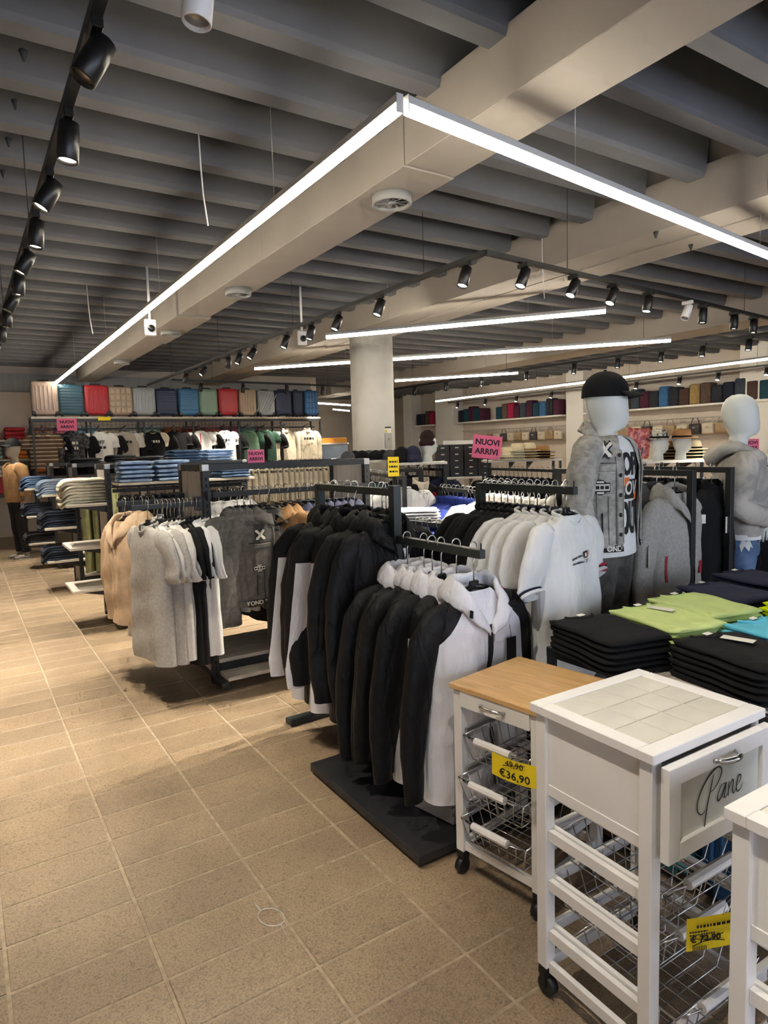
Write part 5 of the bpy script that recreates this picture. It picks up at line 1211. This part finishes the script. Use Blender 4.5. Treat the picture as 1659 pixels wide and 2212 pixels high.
FT = [(93, F_BR, 'brown checked shirt', None), (153, F_CA, 'black camouflage t-shirt with white lettering', ('', '')), (215, F_WH, 'white t-shirt lettered OFF', ('OFF', '')), (272, F_ST, 'stone t-shirt with curved lettering', ('',)), (330, F_BW, 'black t-shirt with pale sleeves and small badge', ('',)), (378, F_BK, 'plain black t-shirt with small badge', None), (432, F_WH, 'white t-shirt with red centre stripe', None), (485, F_WH, 'white t-shirt lettered in pale blue', ('',)), (537, F_SA, 'sage green t-shirt with white tag', None), (573, F_GR, 'bottle green sleeveless-looking top', None), (617, F_CR, 'cream jacket, left one', None), (664, F_CR, 'cream jacket with dark badges', ('',))]
for i, (px, p, nm, tx) in enumerate(FT):
    q = at(px, 950, 1); x = q.x*(FY+.05)/q.y
    o = p.put((x, FY+.04, 2.02), R(-6+4*math.sin(i*2)), '%s hanging below the luggage shelf' % nm, 'shirts below the luggage shelf', .86)
    To = Torso(.68, .24, .06, -.125, 81, .012, .03); arm = MB().tube([(x, FY+.32, 1.98), (x, FY+.02, 2.018)], .008, 6).build('arm', BLACK, t)
    if tx:
        mb = MB()
        for k, s in enumerate(tx):
            if s: put_text(mb, s, .10, lambda xx, z: Vector((xx, -.088, -.33-.10*k+z)), 0, .002)
            else: bars(mb, lambda xx, z: Vector((xx, -.088, z)), -.12, .12, -.33-.10*k, .05, 0, k+i)
        dark = nm.startswith('black'); mb.build('chest_print', CARD if dark else BINK, o)
    if 'red centre' in nm: MB().box((0, -.075, -.43), (.02, .006, .5)).build('centre_stripe', REDP, o)
    if px < 610: F_BK.put((x+.22, FY+.20, 2.0), R(-60), 'black shirt hanging edge-on in the gap right of the %s' % nm[:34], 'dark shirts between the displayed ones')
sign('pink card standing on the grey denim gondola rail', (1.637, 4.08, 1.472), R(-20), .108, .086, NA)

# ================================================================== shelves of folded goods behind and beside the luggage shelf
COLS = [('mint', 'a5cdbd'), ('coral', 'd98373'), ('cream', 'd9cfb8'), ('orange', 'd07a3a'), ('rose', 'cf7d8e'), ('white', 'dedad2'), ('red', 'a83238'), ('sky', '8fb7c9')]
def pile_mesh(m):
    mb = MB()
    for k in range(4): mb.box((0, 0, .03+.055*k), (.34, .28, .05), bv=.02, seg=2, rz=.05*math.sin(k*2))
    return mb
for lvl, (z, dz) in enumerate(((1.86, .0), (1.50, 0), (1.15, 0))):
    s = tag(MB().bb((-.5, 14.15, z-.03), (6.6, 14.59, z)).build('wall_shelf', SHELFW), 'pale wall shelf with folded goods behind the luggage shelf, %s level' % ('top', 'middle', 'lower')[lvl], 'shelf')
    for k in range(15):
        nm, c = COLS[(k*3+lvl*5) % 8]; m = fab('folded_%s' % nm, c, .08, 14, .25)
        o = thing('folded_towels', '%s folded towel bundle on the %s end-wall shelf, %s from the left' % (nm, ('top', 'middle', 'lower')[lvl], ORDW[k]), 'towels', (.1+k*.42, 14.36, z), 0, 'folded towels on the end wall')
        for q in range(3):
            key = 'tw'+nm
            if key not in FS: FS[key] = MB().box((0, 0, .04), (.35, .29, .075), bv=.03, seg=2).mesh('towel', m)
            link('towel', FS[key], o, (0, 0, .078*q), .06*math.sin(k+q*2))
# mannequin in tan jacket at the far left
m3 = thing('mannequin', 'small distant mannequin in tan jacket and black cap at the far left', 'mannequin', (.70, 11.3, 0), R(-70)); base_plate(m3); mannequin_body(m3, 0, mat('stone_mannequin', '9d9488', .6))
jk3 = link('tan_jacket', None, m3); mb = MB(); mb.rings([oval(z, a, b, 0, 24) for z, a, b in ((1.43, .10, .09), (1.40, .17, .115), (1.35, .215, .14), (1.2, .225, .15), (1.0, .215, .15), (.86, .215, .15))], cap0=False, cap1=False); crumple(mb, 0, .01, 9., 2); mb.build('jacket_body', TAN, jk3); sleeves_on(jk3, TAN, 3, .05, 1.15, .95); trousers(m3, DENK); cap_on(m3, BLKJ, 0)
RC = mat('red_crate_plastic', 'a02028', .45); t = thing('crate', 'red plastic basket of goods at the far left edge', 'crate', (.42, 12.3, .95))
for sx, sy, w, d in ((0, -.17, .5, .02), (0, .17, .5, .02), (-.24, 0, .02, .34), (.24, 0, .02, .34)): MB().box((sx, sy, .13), (w, d, .26), bv=.004).build('side', RC, t)
MB().box((0, 0, .01), (.48, .34, .02)).build('bottom', RC, t)
for k in range(6): MB().box((-.2+.08*k, -.182, .13), (.012, .006, .22)).build('slat', RC, t)
t = thing('display_table', 'dark table carrying the red basket at the far left', 'table', (.35, 12.35, 0)); MB().bb((-.45, -.35, .9), (.45, .35, .94), bv=.003).build('tabletop', BLACK, t)
for x in (-.42, .42):
    for y in (-.32, .32): MB().bb((x-.02, y-.02, 0), (x+.02, y+.02, .9)).build('leg', BLACK, t)

# ================================================================== racks in the middle distance
def far_rack(label, a, b, z, m=BLACK):
    a, b = Vector(a), Vector(b); d = b-a; L = d.length; t = thing('garment_rack', label, 'clothes rack', (a.x, a.y, 0), math.atan2(d.y, d.x))
    MB().bb((0, -.015, z-.03), (L, .015, z)).build('hang_bar', m, t)
    for x in (0, L): MB().bb((x-.016, -.016, .02), (x+.016, .016, z)).build('post', m, t); MB().bb((x-.02, -.2, 0), (x+.02, .2, .022)).build('foot', m, t)
    return t
def far_row(label, gl, protos, p0, p1, n, z, turn=0., rack=True, m=BLACK):
    p0, p1 = Vector(p0), Vector(p1); d = p1-p0; rz = math.atan2(-d.x, d.y)
    if rack: far_rack('rack carrying the '+gl, p0-d*.03, p1+d*.03, z, m)
    row(protos, (p0.x, p0.y), (p1.x, p1.y), n, z+.002, rz+turn, .10, label, gl)
F_BL = ft('sports_jacket', BLUE, BLUE, 'long', 'stand', 91, .66); F_NV = ft('shirt', NAVY, NAVY, 'short', 'crew', 92); F_LG = ft('sports_jacket', LGRY, LGRY, 'long', 'stand', 93, .68); F_TE = ft('shirt', fab('teal_cloth', '35605c', .1, 14, .3), MATS['teal_cloth'], 'short', 'crew', 94)
F_LG.root; 
mb = MB(); [mb.box((s*.255, -.052, -.42), (.012, .004, .36)) for s in (-1, 1)]; 
far_row('cream trousers seen through the denim gondola', 'cream trousers', [TR_C], (2.75, 7.85), (4.15, 7.85), 20, 1.37)
far_row('black trousers at the right end of the cream row', 'black trousers beyond the cream ones', [TR_K], (4.25, 7.85), (4.7, 7.75), 7, 1.37)
def P2(px, py, d):
    p = at(px, py, d); return (p.x, p.y)
far_row('teal and navy shirts below the yellow card', 'teal and navy shirts', [F_TE, F_NV], P2(800, 1015, 6.6), P2(850, 1015, 5.6), 9, 1.27)
far_row('white shirt at the end of the teal row', 'white shirts by the teal row', [F_WH], P2(856, 1015, 5.6), P2(872, 1015, 5.35), 2, 1.27)
far_row('royal blue track top in the row behind the black t-shirts', 'royal blue track tops', [F_BL], P2(950, 1045, 5.6), P2(1030, 1050, 5.0), 9, 1.16, 0., True, RACK)
far_row('royal blue track top on the lower nearer bar', 'royal blue track tops on the lower bar', [F_BL], P2(900, 1118, 4.3), P2(1040, 1126, 3.9), 10, 1.02, 0., True, RACK)
far_row('light grey track top behind the t-shirt rack', 'light grey track tops', [F_LG], P2(1045, 1050, 4.9), P2(1200, 1052, 4.0), 14, 1.22)
far_row('black garment in the dense row left of the shoe boxes', 'black garments by the shoe boxes', [F_BK, F_NV], P2(880, 1005, 8.3), P2(955, 1005, 7.6), 10, 1.25)
far_row('black garment in the row below the straw hats', 'black garments below the straw hats', [F_BK], P2(1060, 1003, 8.2), P2(1200, 1003, 7.0), 14, 1.22)
far_row('black garment in the row below the capped foam heads', 'black garments below the foam heads', [F_BK, F_NV], P2(1360, 1010, 6.2), P2(1530, 1012, 5.2), 14, 1.17)
far_row('dark garment on the rack at the right edge', 'dark garments at the right edge', [F_BK, F_NV, F_BK], P2(1600, 990, 6.4), P2(1690, 990, 5.2), 10, 1.26)
far_row('black garment hanging behind the hoodie mannequin', 'black garments behind the hoodie mannequin', [F_BK], P2(1640, 1080, 4.9), P2(1720, 1080, 4.4), 6, 1.02)
# varsity jacket and small pieces
vj = garment('varsity_jacket', 'black and cream varsity jacket with red sleeve stripe', 'jacket', [BLKJ], BLKJ, 'long', 'stand', CREAM, 95, .66, .25, .085, .012, .0, .6, n=22, rows=14)
To = root_T[vj.name]; strip(To, .06, .12, To.zn-.08, To.zn-.6, 2, 10, .006).build('red_stripe', REDP, vj); strip(To, .0, .06, To.zn-.28, To.zn-.6, 2, 8, .006).build('cream_panel', CREAM, vj); vj.location = at(908, 1012, 5.6); vj.rotation_euler = (0, 0, R(-5))
sp_ = MB().tube([(-.14, -.09, -.28), (-.10, -.10, -.25), (-.09, -.10, -.31), (-.13, -.10, -.35), (-.10, -.10, -.40), (-.14, -.10, -.44)], .006, 5).build('loop_print', CARD, vj)
far_rack('short stand carrying the varsity jacket', (vj.location.x-.01, vj.location.y-.02), (vj.location.x+.01, vj.location.y+.35), vj.location.z-.002)
tb = thing('display_table', 'low black table carrying the white folded pile', 'table', (*P2(893, 1108, 4.9), 0)); MB().bb((-.18, -.2, .93), (.18, .2, .96), bv=.002).build('tabletop', BLACK, tb)
for x in (-.16, .16):
    for y in (-.18, .18): MB().bb((x-.015, y-.015, 0), (x+.015, y+.015, .93)).build('leg', BLACK, tb)
shirt_stack('whtj', WHT, tb.location.x, tb.location.y, R(60), 4, 'white t-shirt in the pile on the low table', .96, False, 9)

# ================================================================== headwear and shoe boxes
def shelf_unit(label, c, rz, w, z, d=.4, levels=()):
    t = thing('shelf_unit', label, 'shelf unit', (c[0], c[1], 0), rz)
    for zz in (z,)+tuple(levels): MB().box((0, 0, zz-.014), (w, d, .028), bv=.002).build('shelf_board', WHITE, t)
    for sx in (-1, 1):
        for sy in (-1, 1): MB().box((sx*(w/2-.02), sy*(d/2-.02), (z-.028)/2), (.028, .028, z-.028)).build('post', BLACK, t)
        MB().add([(sx*.12-.004, -d/2, z-.03), (sx*.12+.004, -d/2, z-.03), (sx*.12-.004, d/2, z-.03), (sx*.12+.004, d/2, z-.03), (sx*.12-.004, d/2, z-.15), (sx*.12+.004, d/2, z-.15)], [(0, 2, 4), (1, 5, 3), (0, 1, 3, 2), (0, 4, 5, 1), (2, 3, 5, 4)]).build('bracket', BLACK, t)
    return t
FACE = R(-33)
def cap_thing(label, m, loc, rz, s=1.): 
    t = thing('cap', label, 'cap', loc, rz, 'dark caps'); t.scale = (s,)*3
    if 'cap' not in FS:
        n = 14; rs = [[Vector((.09*math.cos(k/6*R(88))*math.cos(2*math.pi*j/n), .105*math.cos(k/6*R(88))*math.sin(2*math.pi*j/n), .012+.11*math.sin(k/6*R(88)))) for j in range(n)] for k in range(7)]
        FS['cap'] = (MB().rings([[Vector((v.x, v.y, 0)) for v in rs[0]]]+rs), MB().grid(lambda u, v: Vector((.09*math.cos(lerp(R(-155), R(-25), u))*(1+.05*v), .1*math.sin(lerp(R(-155), R(-25), u))-.07*v, .012-.008*v)), 10, 3))
    a, b = FS['cap']; key = 'cap'+m.name
    if key not in FS: FS[key] = (a.mesh('crown', m), b.mesh('brim', m))
    link('crown', FS[key][0], t); link('brim', FS[key][1], t); return t
def beanie(label, m, loc, rz=0., s=1., parent=None):
    mb = MB(); mb.lathe([(.088, 0), (.096, .015), (.096, .05), (.090, .055), (.086, .10), (.066, .15), (.03, .178), (0, .182)], 18); crumple(mb, 0, .006, 20., 1)
    o = mb.build('beanie', m, parent, loc, rz); o.scale = (s,)*3
    if parent is None: tag(o, label, 'beanie', 'beanies')
    return o
def foam_head(label, loc, rz, m=None):
    t = thing('hat_display_bust', label, 'display head', loc, rz); mb = MB()
    mb.rings([oval(0, .062, .062, .01, 16), oval(.07, .052, .054, .01, 16), oval(.10, .054, .07, -.01, 16), oval(.125, .06, .088, -.012, 16), oval(.16, .068, .096, -.006, 16), oval(.21, .074, .10, 0, 16), oval(.26, .073, .096, .004, 16), oval(.30, .055, .07, .006, 16), oval(.318, .015, .02, .006, 16)])
    mb.add([(-.012, -.095, .165), (.012, -.095, .165), (0, -.120, .168), (0, -.095, .215)], [(0, 1, 2), (0, 2, 3), (1, 3, 2)], 0, True); mb.add([(-.02, -.094, .142), (.02, -.094, .142), (0, -.104, .14), (0, -.094, .134)], [(0, 2, 3), (2, 1, 3), (0, 1, 2)], 0, True)
    mb.build('head', SKIN, t); return t
def hat(label, m, band, loc, rz=0., s=1., group='brimmed hats'):
    t = thing('hat', label, 'hat', loc, rz, group); t.scale = (s,)*3
    mb = MB(); mb.lathe([(.155, .012), (.158, .008), (.15, .0), (.095, .004), (.092, .03), (.086, .08), (.074, .105), (.05, .112), (.02, .098), (0, .095)], 22, sy=1.12); k = len(mb.v)
    mb.build('crown_and_brim', m, t); b = MB(); b.lathe([(.0945, .010), (.0955, .03), (.0935, .034)], 22, sy=1.12); b.build('band', band, t); return t
STRAW = mat('straw_weave', 'd8caa4', .8, kind='wall', scale=40, var=.12, bump=.1); FELT = fab('tan_felt', 'a47a4e', .08, 20, .2); SPOTH = mat('spotted_straw', 'd9d3c0', .8, kind='blotch', scale=22, col2='3b3a36', bump=.1)
c0 = at(815, 992, 8.2); shelf_unit('white shelf carrying the row of dark caps before the column', (c0.x, c0.y), FACE, 1.05, 1.36)
for i in range(9):
    p = at(752+i*15, 985, 8.2 if i % 2 else 8.1); cap_thing('dark cap in the row before the column, %s from the left' % ORDW[i], BLKJ if i % 3 else CHAR, (p.x, p.y, 1.36), R(200+i*17), 1.0)
c0 = at(905, 998, 7.6); shelf_unit('white shelf carrying the beanies and the beanie head', (c0.x, c0.y), FACE, .62, 1.33)
p = at(925, 998, 7.55); fh = foam_head('white foam head wearing a black beanie', (p.x, p.y, 1.33), R(50)); beanie('', fab('black_rust_knit', '2a1a18', .3, 30, .3), (0, .004, .185), 0, 1.0, fh)
for i, (px, m, s) in enumerate(((868, BLKJ, 1.0), (872, CHAR, 1.0), (893, NAVJ, 1.05), (888, CHAR, 1.0))):
    p = at(px, 998, 7.5+.25*(i % 2)); beanie('%s beanie beside the foam head, %s' % (('black', 'charcoal', 'navy', 'charcoal')[i], ('leftmost', 'rear left', 'nearest the head', 'rear')[i]), m, (p.x, p.y, 1.33), 0, s)
# shoe boxes
c0 = at(1000, 1032, 9.6); u = shelf_unit('white shelf carrying the black shoe boxes', (c0.x, c0.y), FACE, .95, 1.06)
BOXM = mat('black_shoe_box', '16161a', .5); 
for r_ in range(5):
    for k in range(4):
        lx = (k-1.5)*.20; o = thing('shoe_box', 'black shoe box in the block, %s row from the top, %s column' % (ORDW[4-r_], ORDW[k]), 'shoe box', (c0.x+lx*math.cos(FACE), c0.y+lx*math.sin(FACE), 1.06+r_*.093), FACE+.02*math.sin(k*3+r_), 'black shoe boxes')
        if 'sbx' not in FS: FS['sbx'] = (MB().box((0, 0, .038), (.185, .30, .076)).mesh('box', BOXM), MB().box((0, 0, .079), (.190, .305, .024)).mesh('lid', BOXM), MB().box((0, -.1535, .045), (.05, .002, .014)).mesh('mark', CARD))
        for nm_, me in zip(('box', 'lid', 'mark'), FS['sbx']): link(nm_, me, o)
tag(MB().box((0, 0, .02), (.55, .01, .06)).build('shelf_strip', WHITE, None, (c0.x-.05*math.cos(FACE), c0.y-.1*math.sin(FACE)-.10, 1.53), FACE), 'white header strip on top of the shoe boxes', 'sign')
# straw hats shelf
c0 = at(1125, 991, 8.8); shelf_unit('white shelf carrying the straw hats', (c0.x, c0.y), FACE, 1.0, 1.30)
for i, (px, n, m, b, s) in enumerate(((1092, 2, STRAW, CREAM, 1.15), (1118, 4, STRAW, CREAM, 1.0), (1142, 4, STRAW, TAN, 1.0), (1172, 3, FELT, BLKJ, .95))):
    p = at(px, 990, 8.7)
    for k in range(n): hat('%s hat, %s of the %s pile on the straw hat shelf' % ('felt' if m is FELT else 'straw', 'top' if k == n-1 else ORDW[k]+' layer', ORDW[i]), m, b, (p.x, p.y, 1.30+.035*k), R(20*k), s)
sp = at(1052, 966, 8.55); sign('large pink card at the left end of the straw hat shelf', sp, FACE+R(4), .38, .30, NA, tilt=R(7)); MB().box((.03, .01, -.15), (.012, .012, .2)).build('stand', BLACK, bpy.data.objects[-1] if 0 else [o for o in bpy.data.objects if o.get('label') == 'large pink card at the left end of the straw hat shelf'][0])
# foam heads with hats
c0 = at(1455, 997, 7.4); shelf_unit('grey shelf carrying two foam heads with hats', (c0.x, c0.y), FACE, .85, 1.275)
for i, (px, m, nm) in enumerate(((1423, SPOTH, 'a spotted straw hat'), (1472, FELT, 'a tan felt hat'))):
    p = at(px, 993, 7.3); fh = foam_head('white foam head wearing %s' % nm, (p.x, p.y, 1.275), R(52)); hat('%s tilted on the foam head' % nm[2:], m, BLKJ, (p.x, p.y, 1.275+.235), R(52), .98)
for i, px in enumerate((1447, 1497)):
    p = at(px, 997, 7.55)
    for k in range(4): hat('dark banded straw hat in the pile %s, %s layer' % (('between the foam heads', 'right of the foam heads')[i], ORDW[k]), FELT if i == 0 else STRAW, BLKJ, (p.x, p.y, 1.275+.036*k), R(30*k), .95)
RF = mat('red_foil', '9d2f2c', .3, kind='blotch', scale=25, col2='d98a78', bump=.3); sp = at(1378, 957, 7.3)
o = thing('foil_sign', 'crumpled red foil sign left of the foam heads', 'sign', sp, FACE); o.rotation_euler = (0, R(5), FACE); mb = MB(); mb.grid(lambda u, v: Vector(((u-.5)*.26, .01*math.sin(9*u+4*v), (v-.5)*.33)), 10, 10); crumple(mb, 0, .008, 25., 2); q = mb.build('foil', RF, o); sm = q.modifiers.new('t', 'SOLIDIFY'); sm.thickness = .004; MB().box((.06, .012, -.16), (.012, .012, .24)).build('stand', BLACK, o)
sign('small pink card at the right edge beyond the hoodie mannequin', at(1620, 962, 6.2), FACE-R(20), .15, .12, NA); MB().box((.0, .01, -.13), (.012, .012, .22)).build('stand', BLACK, [o for o in bpy.data.objects if str(o.get('label')).startswith('small pink card at')][0])
sign('yellow price card above the teal shirts', at(850, 1008, 5.4), FACE, .09, .16, (), YELLOW, BINK, size=.14)
t = thing('counter_unit', 'distant counter with amber valance and pale blue front left of the column', 'counter', (*P2(722, 965, 13.5), 0), FACE); MB().box((0, 0, 1.69), (.52, .05, .10), bv=.004).build('valance', mat('amber_valance', 'b87a18', .6), t)
MB().box((0, .2, .8), (.5, .4, 1.6), bv=.004).build('body', mat('pale_blue_front', '9db3cf', .5), t); MB().box((0, .15, 1.625), (.56, .5, .03)).build('top_board', SHELFW, t)
# ================================================================== wall on the right: shelf of upright fabric bundles, bags
BUND = [('charcoal', '2d2f36'), ('plum', '4a2436'), ('crimson', '9c2345'), ('brown', '4d3a33'), ('petrol', '1f4350'), ('dark navy', '1f2536'), ('sand', '9b8358'), ('blue', '3c6794'), ('slate', '3a444d'), ('umber', '5a4a40')]
for si, (y0, y1, z) in enumerate(((6.0, 11.0, 2.22), (11.7, 15.9, 2.22), (17.0, 18.1, 2.22))):
    tag(MB().bb((12.95, y0, z-.04), (13.3, y1, z)).build('wall_shelf', WHITE), 'white upper wall shelf with fabric bundles, %s of three from the right' % ('first', 'second', 'third')[si], 'shelf')
    y = y0+.1; k = 0
    while y < y1-.25:
        nm, c = BUND[(k*7+si*3) % 10] if k % 3 else BUND[(k+si) % 6]; m = fab('bundle_'+nm, c, .15, 20, .3); w = .24
        key = 'bd'+nm
        if key not in FS: FS[key] = MB().box((0, 0, .20), (.26, .225, .40), bv=.03, seg=2).mesh('bundle', m)
        if not (si == 1 and 9 < k < 12):
            o = link('fabric_bundle', FS[key], None, (13.12, y+.12, z)); o.scale = (1, 1, 1+.12*math.sin(k*1.9)); tag(o, '%s upright fabric bundle on the %s upper wall shelf, %s from the right' % (nm, ('first', 'second', 'third')[si], ORDW[k]), 'fabric', 'upright fabric bundles')
        y += w; k += 1
LEA = mat('cream_bag_leather', 'cfc3ad', .5); LEB = mat('tan_bag_leather', 'a08766', .5); LEK = mat('dark_bag_leather', '3b3533', .5)
br = tag(MB().bb((13.09, 6.2, 1.935), (13.11, 15.8, 1.955)).build('bag_rail', STEEL), 'metal rail with handbags below the fabric shelf', 'rail')
for k in range(9): MB().bb((13.1, 6.4+k*1.1, 1.94), (13.32, 6.42+k*1.1, 1.952)).build('bracket', STEEL, br)
for k in range(26):
    y = 7.3+k*.29
    if 11.0 < y < 11.7: continue
    m, nm = ((LEA, 'cream'), (LEB, 'tan'), (LEA, 'cream'), (LEK, 'dark'))[(k*5) % 4]
    o = thing('handbag', '%s handbag on the wall rail, %s from the right' % (nm, ORDW[k]), 'handbag', (13.1, y, 1.602), R(-90), 'handbags on the wall')
    key = 'hb'+nm
    if key not in FS: FS[key] = (MB().box((0, 0, .11), (.25, .11, .22), bv=.03, seg=2).mesh('bag', m), MB().tube([(.07*math.cos(R(a))*1.2, 0, .21+.14*math.sin(R(a))) for a in range(0, 181, 20)], .008, 6).mesh('strap', m), MB().box((0, -.058, .14), (.05, .008, .03)).mesh('clasp', STEEL))
    for nm_, me in zip(('bag', 'strap', 'clasp'), FS[key]): link(nm_, me, o)
# column fittings
t = thing('notice', 'small printed notice on the white column', 'notice', at(838, 929, 8.05), R(-12)); MB().box((0, 0, 0), (.085, .004, .085)).build('sheet', CARD, t); MB().box((0, -.003, .032), (.08, .002, .016)).build('heading', BINK, t); MB().box((-.025, -.003, -.01), (.022, .002, .03)).build('emblem', YELLOW, t)
t = thing('wall_box', 'grey box with a glinting knob on the white column', 'box', at(839, 952, 8.05), R(-12)); MB().box((0, 0, 0), (.09, .03, .19), bv=.004).build('cover', mat('box_grey', 'b8b7b1', .4), t); MB().lathe([(.012, 0), (.012, .012), (0, .016)], 12, (0, -.015, .02), M=Matrix.Rotation(R(90), 3, 'X')).build('knob', CHROME, t)
# clear plastic scrap on the floor
CLR = mat('clear_plastic', 'e8e4da', .15, alpha=.35); t = thing('plastic_scrap', 'small clear plastic hanger tag lying on the floor tiles', 'litter', (.735, 1.89, .001), R(20))
MB().tube([(.035*math.cos(R(a)), .05*math.sin(R(a)), .004) for a in range(0, 361, 20)], .0022, 5).build('ring', CLR, t); MB().tube([(0, .05, .004), (.01, .09, .008)], .003, 5).build('stub', CLR, t); MB().tube([(-.005, -.05, .004), (-.03, -.10, .004)], .002, 5).build('tail', CLR, t)
